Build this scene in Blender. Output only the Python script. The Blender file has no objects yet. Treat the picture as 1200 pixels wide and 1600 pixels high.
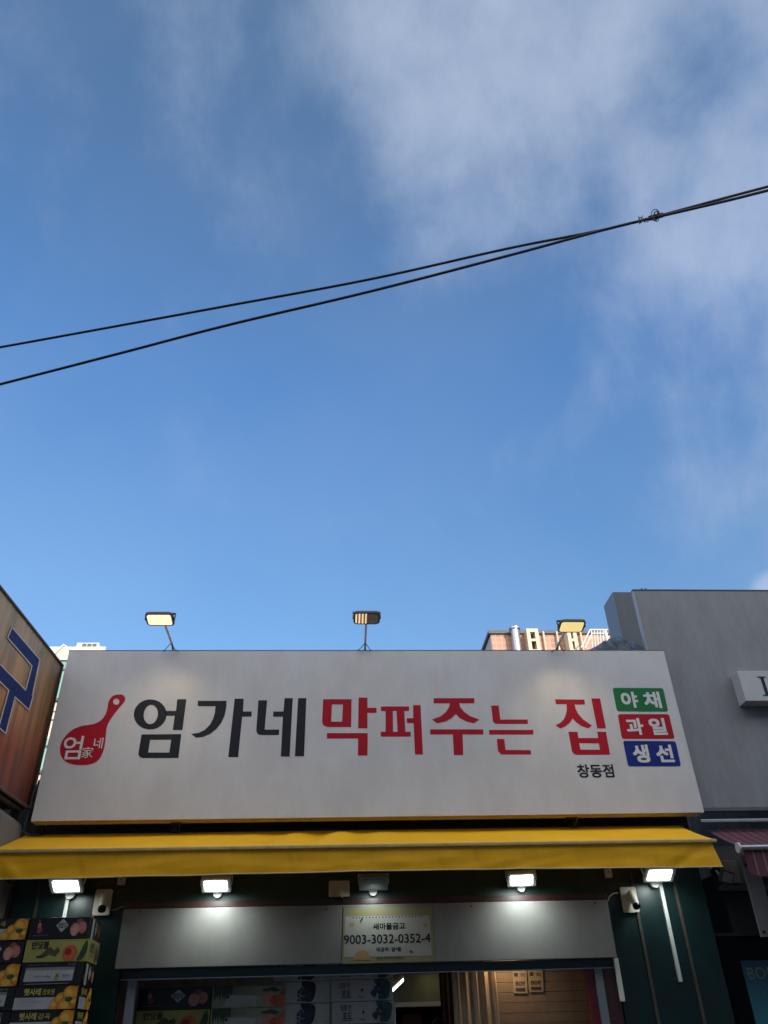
import bpy, bmesh, math, random
from mathutils import Vector, Matrix, noise
from mathutils.geometry import tessellate_polygon
R = math.radians
rnd = random.Random(7)
scn = bpy.context.scene
col = scn.collection

# ------------------------------------------------------------------ camera
F = 1202.0
CAM = Vector((0, 0, 1.6))
ez = Vector((-53, 1730, -F)).normalized()
ex = Vector((20600, -217, -F)); ex = (ex - ez * ex.dot(ez)).normalized()
ey = ez.cross(ex)
MW = Matrix((ex, ey, ez))            # camera -> world

def at(px, py, X=None, Y=None, Z=None):
    """point of the real place seen at a photo pixel, on a known plane"""
    d = MW @ Vector((px - 600, 800 - py, -F))
    if X is not None: t = (X - CAM.x) / d.x
    elif Y is not None: t = (Y - CAM.y) / d.y
    else: t = (Z - CAM.z) / d.z
    return CAM + d * t

cd = bpy.data.cameras.new('camera'); cam = bpy.data.objects.new('camera', cd); col.objects.link(cam)
cam.matrix_world = Matrix.Translation(CAM) @ MW.to_4x4()
cd.sensor_fit = 'VERTICAL'; cd.sensor_height = 36.0; cd.lens = F / 1600 * 36.0
cd.clip_start = 0.05; cd.clip_end = 3000
scn.camera = cam

# ------------------------------------------------------------------ materials
MATS = {}
def lin(c):
    return tuple(((v / 255) / 12.92 if v / 255 <= 0.04045 else ((v / 255 + 0.055) / 1.055) ** 2.4) for v in c)

def mat(name, c, rough=0.6, var=0.12, scale=6.0, bump=0.0, bscale=60.0, metal=0.0, stretch=(1, 1, 1), emit=None, estr=0.0,
        spec=0.5, c2=None, alpha=1.0, trans=0.0, coat=0.0, dirt=0.0, contrast=None):
    if name in MATS: return MATS[name]
    if name.startswith(('carton', 'print')):
        c = tuple(v * .66 for v in c); c2 = tuple(v * .66 for v in c2) if c2 else None
    m = bpy.data.materials.new(name); m.use_nodes = True
    nt = m.node_tree; N = nt.nodes; L = nt.links
    b = N['Principled BSDF']
    tc = N.new('ShaderNodeTexCoord'); mp = N.new('ShaderNodeMapping'); mp.inputs['Scale'].default_value = stretch
    L.new(tc.outputs['Object'], mp.inputs[0])
    n1 = N.new('ShaderNodeTexNoise'); n1.inputs['Scale'].default_value = scale; n1.inputs['Detail'].default_value = 6
    n1.inputs['Roughness'].default_value = 0.6
    L.new(mp.outputs[0], n1.inputs['Vector'])
    cr = N.new('ShaderNodeValToRGB')
    lo, hi = contrast or (0.3, 0.7)
    cr.color_ramp.elements[0].position = lo; cr.color_ramp.elements[1].position = hi
    a = c2 if c2 else tuple(v * (1 - var) for v in c)
    cr.color_ramp.elements[0].color = (*a, 1)
    cr.color_ramp.elements[1].color = (*(tuple(min(1, v * (1 + var * 0.5)) for v in c) if not c2 else c), 1)
    L.new(n1.outputs['Fac'], cr.inputs[0])
    out = cr.outputs[0]
    if dirt > 0:                                   # drifting grime, larger and darker
        n3 = N.new('ShaderNodeTexNoise'); n3.inputs['Scale'].default_value = 1.7; n3.inputs['Detail'].default_value = 9
        n3.inputs['Roughness'].default_value = 0.7
        mp3 = N.new('ShaderNodeMapping'); mp3.inputs['Scale'].default_value = (2.2, 2.2, 0.9)
        L.new(tc.outputs['Object'], mp3.inputs[0]); L.new(mp3.outputs[0], n3.inputs['Vector'])
        c3 = N.new('ShaderNodeValToRGB'); c3.color_ramp.elements[0].position = 0.38; c3.color_ramp.elements[1].position = 0.62
        c3.color_ramp.elements[0].color = (1 - dirt, 1 - dirt * 1.05, 1 - dirt * 1.15, 1); c3.color_ramp.elements[1].color = (1, 1, 1, 1)
        L.new(n3.outputs['Fac'], c3.inputs[0])
        mx = N.new('ShaderNodeMixRGB'); mx.blend_type = 'MULTIPLY'; mx.inputs[0].default_value = 1
        L.new(out, mx.inputs[1]); L.new(c3.outputs[0], mx.inputs[2]); out = mx.outputs[0]
    L.new(out, b.inputs['Base Color'])
    rr = N.new('ShaderNodeMapRange'); rr.inputs['To Min'].default_value = max(0.02, rough - 0.07); rr.inputs['To Max'].default_value = min(1, rough + 0.07)
    L.new(n1.outputs['Fac'], rr.inputs[0]); L.new(rr.outputs[0], b.inputs['Roughness'])
    b.inputs['Metallic'].default_value = metal
    b.inputs['Specular IOR Level'].default_value = spec
    b.inputs['Coat Weight'].default_value = coat
    b.inputs['Transmission Weight'].default_value = trans
    b.inputs['Alpha'].default_value = alpha
    if bump > 0:
        n2 = N.new('ShaderNodeTexNoise'); n2.inputs['Scale'].default_value = bscale; n2.inputs['Detail'].default_value = 4
        L.new(mp.outputs[0], n2.inputs['Vector'])
        bp = N.new('ShaderNodeBump'); bp.inputs['Strength'].default_value = bump; bp.inputs['Distance'].default_value = 0.01
        L.new(n2.outputs['Fac'], bp.inputs['Height']); L.new(bp.outputs[0], b.inputs['Normal'])
    if emit:
        b.inputs['Emission Color'].default_value = (*emit, 1); b.inputs['Emission Strength'].default_value = estr
    MATS[name] = m
    return m

def brick_mat(name, c, mortar, sx, sz, rough=0.6):
    m = bpy.data.materials.new(name); m.use_nodes = True
    nt = m.node_tree; N = nt.nodes; L = nt.links; b = N['Principled BSDF']
    tc = N.new('ShaderNodeTexCoord'); sp = N.new('ShaderNodeSeparateXYZ'); cb = N.new('ShaderNodeCombineXYZ')
    L.new(tc.outputs['Object'], sp.inputs[0]); ad = N.new('ShaderNodeMath'); L.new(sp.outputs[0], ad.inputs[0]); L.new(sp.outputs[1], ad.inputs[1])
    L.new(ad.outputs[0], cb.inputs[0]); L.new(sp.outputs[2], cb.inputs[1])
    br = N.new('ShaderNodeTexBrick'); br.offset = 0.0; br.inputs['Scale'].default_value = 1
    br.inputs['Brick Width'].default_value = sx; br.inputs['Row Height'].default_value = sz
    br.inputs['Mortar Size'].default_value = min(sx, sz) * 0.06
    br.inputs['Color1'].default_value = (*c, 1); br.inputs['Color2'].default_value = (*[v * 0.8 for v in c], 1); br.inputs['Mortar'].default_value = (*mortar, 1)
    L.new(cb.outputs[0], br.inputs['Vector']); L.new(br.outputs['Color'], b.inputs['Base Color']); b.inputs['Roughness'].default_value = rough
    return m

M_white_sign = mat('sign_white', (0.63, 0.625, 0.625), 0.40, 0.05, 2.2, 0.06, 500, dirt=0.085)
M_ink = mat('sign_black', (0.012, 0.015, 0.022), 0.5, 0.1, spec=.25)
M_red = mat('sign_red', (0.40, 0.006, 0.020), 0.5, 0.07, spec=.2)
M_green = mat('plate_green', (0.012, 0.17, 0.055), 0.5, 0.08, spec=.2)
M_blue = mat('plate_blue', (0.007, 0.025, 0.20), 0.5, 0.08, spec=.2)
M_letwhite = mat('letter_white', (0.66, 0.66, 0.65), 0.45, 0.05)
M_alu = mat('aluminium', (0.5, 0.51, 0.53), 0.35, 0.1, 12, metal=0.8)
M_dark_alu = mat('dark_aluminium', (0.06, 0.065, 0.07), 0.45, 0.2, 12)
M_black = mat('black_metal', (0.010, 0.011, 0.012), 0.5, 0.2, 10)
M_rubber = mat('cable_rubber', (0.012, 0.012, 0.013), 0.65, 0.2, 30)
M_white_plastic = mat('white_plastic', (0.60, 0.59, 0.56), 0.4, 0.06, 9, 0.02, 90, dirt=0.15)
M_cream_plastic = mat('cream_plastic', (0.56, 0.50, 0.41), 0.42, 0.07, 9, dirt=0.12)
M_gloss_black = mat('gloss_black', (0.006, 0.006, 0.007), 0.12, 0.1)
M_yellow = mat('awning_yellow', (1.0, 0.52, 0.004), 0.6, 0.07, 2.2, 0.1, 500, dirt=0.06)
M_yellow_val = mat('valance_yellow', (1.0, 0.50, 0.004), 0.55, 0.07, 2.6, 0.1, 500, dirt=0.08)
def translucent(m, f):
    nt = m.node_tree; N = nt.nodes; L = nt.links; b = N['Principled BSDF']; out = [n for n in N if n.type == 'OUTPUT_MATERIAL'][0]
    t = N.new('ShaderNodeBsdfTranslucent'); x = N.new('ShaderNodeMixShader'); x.inputs[0].default_value = f
    L.new(b.inputs['Base Color'].links[0].from_socket, t.inputs[0]); L.new(b.outputs[0], x.inputs[1]); L.new(t.outputs[0], x.inputs[2]); L.new(x.outputs[0], out.inputs[0])
translucent(M_yellow, .08); translucent(M_yellow_val, .10)
M_hem = mat('hem_white', (0.55, 0.48, 0.34), 0.7, 0.15, 20)
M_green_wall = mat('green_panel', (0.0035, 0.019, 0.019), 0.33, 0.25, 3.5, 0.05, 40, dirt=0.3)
M_strip = mat('brown_strip', (0.06, 0.048, 0.038), 0.5, 0.2, 14, dirt=0.3)
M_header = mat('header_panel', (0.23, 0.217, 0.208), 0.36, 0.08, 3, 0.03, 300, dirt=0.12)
M_redbrown = mat('red_brown_frame', (0.04, 0.014, 0.012), 0.35, 0.25, 8)
M_grey_frame = mat('grey_frame', (0.16, 0.18, 0.21), 0.4, 0.12, 8, metal=0.2)
M_wallgrey = mat('grey_render', (0.20, 0.195, 0.185), 0.85, 0.16, 3, 0.3, 60, dirt=0.3)
M_roof = mat('roof_grey', (0.13, 0.13, 0.13), 0.85, 0.2, 3, 0.2, 40)
M_silver = mat('galvanised', (0.42, 0.43, 0.45), 0.35, 0.15, 10, metal=0.7)

# grey right facade : brushed vertical streaks
M_graypanel = mat('brushed_grey_panel', (0.235, 0.247, 0.258), 0.5, 0.11, 9, 0.10, 30, stretch=(11, 11, 0.5), dirt=0.12)
M_graydark = mat('dark_grey_panel', (0.085, 0.105, 0.125), 0.45, 0.1, 5, stretch=(6, 6, 0.5), dirt=0.15)
M_graylit = mat('lit_edge_trim', (0.34, 0.37, 0.40), 0.4, 0.08, 8)  # panel edge catching more light, put in as a paler colour

# ------------------------------------------------------------------ mesh builder
def smooth_poly(pts, n=4):
    out = []; k = len(pts)
    for i in range(k):
        p0, p1, p2, p3 = [Vector(pts[(i + j - 1) % k]) for j in range(4)]
        for s in range(n):
            t = s / n
            out.append(tuple(0.5 * ((2 * p1) + (-p0 + p2) * t + (2 * p0 - 5 * p1 + 4 * p2 - p3) * t * t + (-p0 + 3 * p1 - 3 * p2 + p3) * t ** 3)))
    return out

def ellipse(cx, cy, rx, ry, n=40, rot=0):
    return [(cx + rx * math.cos(a) * math.cos(rot) - ry * math.sin(a) * math.sin(rot),
             cy + rx * math.cos(a) * math.sin(rot) + ry * math.sin(a) * math.cos(rot)) for a in [2 * math.pi * i / n for i in range(n)]]

def round_quad(q, r, n=6):
    out = []; k = len(q)
    for i in range(k):
        p = Vector(q[i]); a = (Vector(q[i - 1]) - p).normalized() * r; b = (Vector(q[(i + 1) % k]) - p).normalized() * r
        for s in range(n + 1):
            t = s / n
            out.append(tuple((p + a) * (1 - t) ** 2 + p * 2 * t * (1 - t) + (p + b) * t * t))
    return out

TXT = {}
def text_mesh(s, bold=0.0):
    key = (s, bold)
    if key not in TXT:
        c = bpy.data.curves.new('t', 'FONT'); c.body = s; c.offset = bold; c.resolution_u = 3
        o = bpy.data.objects.new('t', c); col.objects.link(o); bpy.context.view_layer.update()
        m = o.evaluated_get(bpy.context.evaluated_depsgraph_get()).to_mesh()
        vs = [(v.co.x, v.co.y) for v in m.vertices]; fs = [tuple(p.vertices) for p in m.polygons]
        bpy.data.objects.remove(o); bpy.data.curves.remove(c)
        x0 = min(v[0] for v in vs); x1 = max(v[0] for v in vs); y0 = min(v[1] for v in vs); y1 = max(v[1] for v in vs)
        TXT[key] = ([((x - x0) / (x1 - x0), (y - y0) / (y1 - y0)) for x, y in vs], fs, (x1 - x0) / (y1 - y0))
    return TXT[key]

class MB:
    def __init__(s): s.v = []; s.f = []; s.mi = []; s.sm = []; s.mats = []
    def m(s, mt):
        if mt not in s.mats: s.mats.append(mt)
        return s.mats.index(mt)
    def add(s, vs, fs, mt, smooth=False):
        k = len(s.v); s.v += [Vector(v) for v in vs]; i = s.m(mt)
        for f in fs: s.f.append(tuple(k + a for a in f)); s.mi.append(i); s.sm.append(smooth)
        return s
    def bm(s, b, mt, smooth=False, M=None):
        b.verts.index_update()
        s.add([(M @ v.co if M else v.co.copy()) for v in b.verts], [tuple(v.index for v in f.verts) for f in b.faces], mt, smooth); b.free(); return s
    def box(s, lo, hi, mt, bev=0.0, M=None, seg=2, smooth=False):
        b = bmesh.new(); bmesh.ops.create_cube(b, size=1)
        lo = Vector(lo); hi = Vector(hi)
        for v in b.verts: v.co = Vector([(lo[i] + hi[i]) / 2 + v.co[i] * (hi[i] - lo[i]) for i in range(3)])
        if bev > 0: bmesh.ops.bevel(b, geom=b.edges[:], offset=bev, segments=seg, affect='EDGES', profile=0.5)
        return s.bm(b, mt, smooth, M)
    def rslab(s, w, h, y0, y1, r, mt, M=None, seg=5, cx=0, cz=0, smooth=False):
        """slab in XZ with rounded corners between y0 and y1"""
        q = round_quad([(cx - w / 2, cz - h / 2), (cx + w / 2, cz - h / 2), (cx + w / 2, cz + h / 2), (cx - w / 2, cz + h / 2)], r, seg)
        n = len(q); vs = [Vector((x, y0, z)) for x, z in q] + [Vector((x, y1, z)) for x, z in q]
        fs = [tuple(range(n)), tuple(range(2 * n - 1, n - 1, -1))] + [((i + 1) % n, i, i + n, (i + 1) % n + n) for i in range(n)]
        if M: vs = [M @ v for v in vs]
        return s.add(vs, fs, mt, smooth)
    def tube(s, pts, r, mt, n=10, cap=True, r2=None):
        pts = [Vector(p) for p in pts]; rings = []; k = len(pts); up = None
        for i, p in enumerate(pts):
            d = (pts[min(i + 1, k - 1)] - pts[max(i - 1, 0)]).normalized()
            if up is None: up = Vector((0, 0, 1)) if abs(d.z) < 0.9 else Vector((1, 0, 0))
            a = d.cross(up).normalized(); b = a.cross(d).normalized(); up = b
            rr = r if r2 is None else r + (r2 - r) * i / (k - 1)
            rings.append([p + (a * math.cos(t) + b * math.sin(t)) * rr for t in [2 * math.pi * j / n for j in range(n)]])
        vs = [v for q in rings for v in q]; fs = []
        for i in range(k - 1):
            for j in range(n): fs.append((i * n + j, i * n + (j + 1) % n, (i + 1) * n + (j + 1) % n, (i + 1) * n + j))
        s.add(vs, fs, mt, True)
        if cap: s.add(rings[0], [tuple(range(n - 1, -1, -1))], mt); s.add(rings[-1], [tuple(range(n))], mt)
        return s
    def poly(s, loops, fn, mt):
        """flat polygon (outer + holes) in 2-D, mapped to 3-D by fn"""
        ls = [[Vector((p[0], p[1], 0)) for p in lp] for lp in loops]
        tr = tessellate_polygon(ls); flat = [p for lp in ls for p in lp]
        W = [fn(p.x, p.y) for p in flat]
        return s.add(W, [tuple(t) for t in tr], mt)
    def text(s, st, x0, y0, x1, y1, fn, mt, bold=0.0, shear=0.0):
        vs, fs, asp = text_mesh(st, 0.0)
        o = fn(x0, y0); U = fn(x1, y0) - o; V = fn(x0, y1) - o; nn = U.cross(V).normalized()
        if nn.dot(CAM - o) < 0 and abs(nn.y) + abs(nn.x) > 1.2 or (nn.y > .5): nn = -nn
        d = bold * V.length * .8; su = d / max(U.length, 1e-6); sv = d / max(V.length, 1e-6)
        sh = [(0, 0)] if bold <= 0.001 else [(-1, -1), (1, -1), (1, 1), (-1, 1), (0, 0), (0, -1), (0, 1), (1, 0), (-1, 0)]
        for k, (a, b) in enumerate(sh):
            off = U * (a * su) + V * (b * sv) + nn * (k * .00008)
            s.add([o + U * (su + u * (1 - 2 * su)) + V * (sv + v * (1 - 2 * sv)) + off for u, v in vs], fs, mt)
        return s
    def build(s, name, parent=None, loc=None):
        me = bpy.data.meshes.new(name)
        off = WL(parent) if parent is not None else Vector(loc or (0, 0, 0))
        me.from_pydata([v - off for v in s.v], [], s.f)
        for mt in s.mats: me.materials.append(mt)
        me.polygons.foreach_set('material_index', s.mi); me.polygons.foreach_set('use_smooth', s.sm); me.update()
        b = bmesh.new(); b.from_mesh(me); bmesh.ops.recalc_face_normals(b, faces=b.faces[:]); b.to_mesh(me); b.free()
        o = bpy.data.objects.new(name, me); col.objects.link(o)
        if parent is not None: o.parent = parent; WLOC[o.name] = off
        else: o.location = off; WLOC[o.name] = off
        return o

WLOC = {}
def WL(o): return WLOC.get(o.name, Vector((0, 0, 0)))
def tag(o, label=None, cat=None, group=None, kind=None):
    if label: o['label'] = label
    if cat: o['category'] = cat
    if group: o['group'] = group
    if kind: o['kind'] = kind
    return o
def thing(name, loc, label, cat, group=None):
    o = bpy.data.objects.new(name, None); col.objects.link(o); o.location = loc; o.empty_display_size = 0.1
    WLOC[o.name] = Vector(loc); return tag(o, label, cat, group)
def copy_thing(o, parent=None):
    c = o.copy(); col.objects.link(c)
    if parent is not None: c.parent = parent
    for ch in list(o.children): copy_thing(ch, c)
    return c
def inplane(Y=None, X=None):
    return lambda px, py: at(px, py, X=X, Y=Y)
def boxpart(name, lo, hi, mt, parent, bev=0.0): return MB().box(lo, hi, mt, bev).build(name, parent)

# ------------------------------------------------------------------ setting
M_asph = mat('asphalt', (0.05, 0.05, 0.052), 0.9, 0.3, 30, 0.5, 200)
M_pave = brick_mat('pavers', (0.26, 0.25, 0.24), (0.12, 0.12, 0.12), 0.3, 0.3, 0.85)
g = MB().add([(-600, -600, 0), (600, -600, 0), (600, 900, 0), (-600, 900, 0)], [(0, 1, 2, 3)], M_asph).build('ground'); tag(g, kind='structure')
M_paver_h = brick_mat('paver_top', (0.26, 0.25, 0.24), (0.12, 0.12, 0.12), 0.3, 0.3, 0.85)
g = MB().box((-30, 6.6, 0), (30, 8.36, 0.13), mat('paving', (0.27, 0.26, 0.25), 0.85, 0.2, 10, 0.3, 60)).build('pavement'); tag(g, kind='structure')
g = MB().box((-30, 6.45, 0), (30, 6.595, 0.132), mat('kerb_stone', (0.35, 0.35, 0.34), 0.8, 0.15, 10)).build('kerb'); tag(g, kind='structure')
g = MB().box((-30, -3.2, 0), (30, -1.6, 0.13), MATS['paving']).build('pavement'); tag(g, kind='structure')

# ------------------------------------------------------------------ the shop itself
YW = 8.40
shop = thing('shop_building', (0.35, YW, 0), 'single storey shop with dark green panels and an open front under the yellow awning', 'shop')
XL, XR = -3.10, 3.98
xo0, xo1 = -2.02, 2.70            # header / opening
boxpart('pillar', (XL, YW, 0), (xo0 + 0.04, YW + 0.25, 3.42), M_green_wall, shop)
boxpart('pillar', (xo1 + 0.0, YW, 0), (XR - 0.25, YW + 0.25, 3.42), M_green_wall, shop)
MB().box((xo0 + .043, YW - 0.002, 2.745), (xo1 - .003, YW + 0.25, 3.42), mat('fascia_green', (0.006, 0.03, 0.028), 0.4, 0.3, 3, dirt=0.3)).build('fascia', shop)
MB().box((XL, YW + 0.0, 3.424), (XR - 0.25, YW + 0.25, 5.16), mat('gable_dark', (0.02, 0.02, 0.022), 0.7, 0.3, 3)).build('upper_wall', shop)
MB().box((XL, YW + 0.254, 5.0), (XR - 0.25, 14.0, 5.12), M_roof).build('roof', shop)
w = MB(); w.box((XL, YW + 0.254, 0), (XL + 0.2, 14, 4.996), M_wallgrey); w.box((XR - 0.45, YW + 0.254, 0), (XR - 0.25, 14, 4.996), M_wallgrey); w.box((XL + .203, 13.8, 0), (XR - .453, 14, 4.996), M_wallgrey); w.build('side_wall', shop)
# red-brown strip above header
boxpart('trim', (xo0, YW - 0.05, 2.745), (xo1, YW - 0.006, 2.80), M_redbrown, shop, 0.004)
xs = at(535, 1460, Y=8.345).x
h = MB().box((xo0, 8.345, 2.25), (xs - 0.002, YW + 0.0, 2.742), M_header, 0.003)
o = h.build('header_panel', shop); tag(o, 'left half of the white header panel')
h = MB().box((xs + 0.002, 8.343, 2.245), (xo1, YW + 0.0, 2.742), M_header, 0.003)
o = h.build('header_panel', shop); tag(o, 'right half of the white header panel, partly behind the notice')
for px, py in ((218, 1424), (510, 1420), (736, 1416), (930, 1411)):
    p = at(px, py, Y=8.338); MB().tube([p, p + Vector((0, 0.01, 0))], 0.008, M_black, 8).build('screw', shop)
# vertical seams on the green pillars
for name, (a, c), wd in (('seam_strip', ((156, 1360), (163, 1400)), 0.03),):
    pass
def vstrip(px, py, z0, z1, wd, mt, y0=None, name='seam_strip'):
    x = at(px, py, Y=YW).x
    y0 = YW - 0.012 if y0 is None else y0
    return boxpart(name, (x - wd / 2, y0, z0), (x + wd / 2, YW + 0.0, z1), mt, shop, 0.002)
for px, py in ((60, 1400), (156, 1372), (999, 1440), (1075, 1480)):
    vstrip(px, py, 0.1, 3.0, 0.03, M_strip)
# opening frame
YF = 8.43
def xat(px, py, Y=YF): return at(px, py, Y=Y).x
bar = MB().box((xo0 + 0.045, YF, 2.17), (xo1 - 0.01, YF + 0.08, 2.246), mat('dark_teal_bar', (0.02, 0.035, 0.045), 0.35, 0.2), 0.004); bar.build('door_header', shop)
MB().box((xo0 + 0.045, YF - 0.012, 2.163), (xo1 - 0.01, YF + 0.06, 2.169), M_alu).build('door_track', shop)
b = MB(); b.box((xo0 + 0.045, YF, 0.13), (xat(197, 1560), YF + 0.1, 2.165), M_redbrown); b.build('door_post', shop)
b = MB(); b.box((xat(197, 1560) + 0.003, YF - 0.02, 0.13), (xat(210, 1560), YF + 0.08, 2.16), M_grey_frame, 0.003); b.build('door_post', shop)
b = MB(); b.box((xat(921, 1560), YF, 0.13), (xat(934, 1560) - 0.003, YF + 0.08, 2.16), mat('dark_red_post', (0.10, 0.012, 0.016), 0.25, 0.2)); b.build('door_post', shop)
b = MB(); b.box((xat(934, 1560), YF - 0.03, 0.13), (xat(946, 1560), YF + 0.06, 2.16), M_grey_frame, 0.003); b.build('door_post', shop)
b = MB(); b.box((xat(946, 1560) + .003, YF - 0.02, 0.13), (xo1 - 0.01, YF + 0.09, 2.16), M_redbrown, 0.003); b.build('door_post', shop)

# interior of the shop
M_ceil = mat('ceiling_board', (0.22, 0.17, 0.12), 0.8, 0.08, 5)
M_inwall = mat('interior_wall', (0.26, 0.28, 0.25), 0.7, 0.06, 3, dirt=0.25)
tag(MB().box((XL + .204, YW + .256, 2.36), (XR - .454, 13.796, 2.44), M_ceil).build('shop_ceiling'), kind='structure')
tag(MB().box((XL + .204, YW + .256, 0), (XR - .454, 13.796, 0.132), MATS['paving']).build('shop_floor'), kind='structure')
YB = 11.0
b = MB()
dx0, dx1, dz = xat(618, 1580, YB), xat(697, 1580, YB), at(660, 1573, Y=YB).z
b.box((-2.88, YB, .134), (dx0, YB + .1, 2.356), M_inwall); b.box((dx1, YB, .134), (1.45, YB + .1, 2.356), M_inwall); b.box((dx0 + .001, YB, dz), (dx1 - .001, YB + .1, 2.356), M_inwall)
tag(b.build('back_wall'), kind='structure')
b = MB(); t = 0.05
b.box((dx0 - t, YB - .03, .134), (dx0, YB - .002, dz), M_letwhite); b.box((dx1, YB - .03, .134), (dx1 + t, YB - .002, dz), M_letwhite); b.box((dx0 - t, YB - .03, dz + .002), (dx1 + t, YB - .002, dz + t), M_letwhite)
dw = thing('doorway', ((dx0 + dx1) / 2, YB, .13), 'white framed dark doorway in the back wall inside the shop', 'doorway')
b.build('frame', dw)
MB().box((dx0 + .12, YB + .5, dz - .2), (dx0 + .36, YB + .52, dz - .06), mat('door_notice', (0.25, 0.09, 0.05), 0.6)).build('notice', dw)
tag(MB().box((1.454, 9.3, .134), (1.55, YB + .1, 2.356), M_inwall).build('side_wall'), kind='structure')

# brown curtain
M_curt = mat('curtain_brown', (0.085, 0.045, 0.035), 0.85, 0.25, 14, 0.2, 80)
def curtain(name, x0, x1, y, z0, z1, amp, per, mt, label, cat='curtain', yaw=0.0):
    b = MB(); n = 90; vs = []
    for j, z in enumerate((z1, (z0 + z1) / 2, z0)):
        for i in range(n + 1):
            x = x0 + (x1 - x0) * i / n
            k = amp * (1 + 0.25 * j) * (math.sin(2 * math.pi * (x - x0) / per + 0.8 * math.sin(5 * i / n)) + 0.3 * math.sin(2 * math.pi * (x - x0) / per * 2.3 + 1))
            vs.append((x, y + k + (x - x0) * yaw, z))
    fs = [(j * (n + 1) + i, j * (n + 1) + i + 1, (j + 1) * (n + 1) + i + 1, (j + 1) * (n + 1) + i) for j in range(2) for i in range(n)]
    b.add(vs, fs, mt, True)
    return tag(b.build(name, loc=((x0 + x1) / 2, y, z0)), label, cat)
x0, x1 = xat(688, 1560, 9.3), xat(709, 1560, 9.3)
curtain('curtain', x0, x1, 9.3, .2, 2.3, 0.018, 0.045, M_curt, 'dark brown pleated curtain hanging inside beside the plastic drape')
x0, x1 = xat(708, 1560, 8.75), xat(778, 1560, 8.75)
curtain('plastic_drape', x0, x1, 8.75, .3, 2.3, 0.02, 0.085, mat('tan_plastic', (0.62, 0.46, 0.30), 0.3, 0.3, 10, dirt=0.3, stretch=(3, 3, .3)), 'tan plastic drape hanging in folds left of the wooden partition', 'drape')
M_wood = mat('partition_wood', (0.30, 0.215, 0.145), 0.38, 0.15, 3, 0.03, 50, stretch=(3, 1, .6), dirt=0.25)
par = thing('wooden_partition', (1.9, 8.9, .13), 'brown boarded partition inside the right half of the shop front', 'partition')
b = MB(); z = 2.352; k = 0
while z > 0.2:
    b.box((xat(770, 1560, 8.9), 8.9 + rnd.uniform(0, .001), z - 0.0845), (2.62, 8.94, z - 0.0015), M_wood, 0.0008); z -= 0.086
b.build('boards', par)
# price tags strips with mirrored writing
M_paper = mat('paper_tan', (0.36, 0.29, 0.20), 0.7, 0.1, 9)
M_inkbrown = mat('ink_brown', (0.06, 0.035, 0.025), 0.7)
for q, lab in (((800, 1500, 822, 1552), 'left one of two paper label sheets stuck on the partition'), ((824, 1500, 847, 1550), 'right one of two paper label sheets stuck on the partition')):
    fn = lambda u, v, q=q: at(q[0] + (q[2] - q[0]) * u + (1 - v) * 2.5, q[3] - (q[3] - q[1]) * v, Y=8.885)
    b = MB(); b.poly([[(0, 0), (1, 0), (1, 1), (0, 1)]], fn, M_paper)
    f2 = lambda u, v, fn=fn: fn(u, v) + Vector((0, -0.002, 0))
    b.poly([[(.15, .06), (.85, .06), (.85, .16), (.15, .16)]], f2, M_inkbrown)
    b.text('908', .85, .22, .15, .36, f2, M_inkbrown, .03)
    for (a, c) in ((.1, .5), (.55, .5), (.1, .68), (.55, .72), (.55, .88)):
        if rnd.random() < .5: b.poly([[(a, c), (a + .25, c), (a + .25, c + .12), (a, c + .12)]], f2, M_inkbrown)
        else: b.text('30', a + .35, c, a, c + .1, f2, M_inkbrown, .02)
    tag(b.build('label_sheet', loc=at((q[0] + q[2]) / 2, q[3], Y=8.885)), lab, 'label sheet', 'paper label sheets on the wooden partition')

# lamps inside
lamp = thing('ceiling_lamp', at(620, 1530, Y=10.2), 'bright white tube lamp under the shop ceiling', 'ceiling lamp')
p0, p1 = at(611, 1546, Y=9.9), at(626, 1531, Y=9.9)
zc = 2.30
a0 = at(610, 1547, Y=9.6); a1 = at(627, 1531, Y=10.3)
MB().tube([a0, a1], 0.03, mat('tube_glow', (1, 1, 1), .5, emit=(0.86, 0.95, 1.0), estr=4), 10).build('tube', lamp)
MB().tube([a0 + Vector((0, 0, .04)), a1 + Vector((0, 0, .04))], .035, M_letwhite, 8).build('housing', lamp)
for p in (a0.lerp(a1, .2), a0.lerp(a1, .8)): MB().tube([p + Vector((0, 0, .06)), Vector((p.x, p.y, 2.358))], .005, M_letwhite, 6).build('rod', lamp)
dl = thing('downlight', at(672, 1515, Z=2.35), 'small warm downlight set in the shop ceiling', 'downlight')
c = at(672, 1515, Z=2.352)
MB().tube([c, c + Vector((0, 0, -.012))], .055, mat('warm_glow', (1, 1, 1), .5, emit=(1.0, 0.78, 0.3), estr=5), 16).build('lens', dl)
MB().tube([c + Vector((0, 0, .004)), c + Vector((0, 0, -.004))], .075, M_letwhite, 16).build('rim', dl)
c = Vector((1.7, 8.66, 2.352))  # added lamp out of view, brightens the boards with warm light
dl = thing('downlight', c, 'added warm downlight that lights the wooden partition, hidden by the header', 'downlight')
MB().tube([c, c + Vector((0, 0, -.012))], .07, mat('warm_glow2', (1, 1, 1), .5, emit=(1.0, 0.72, 0.42), estr=44), 16).build('lens', dl)

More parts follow.
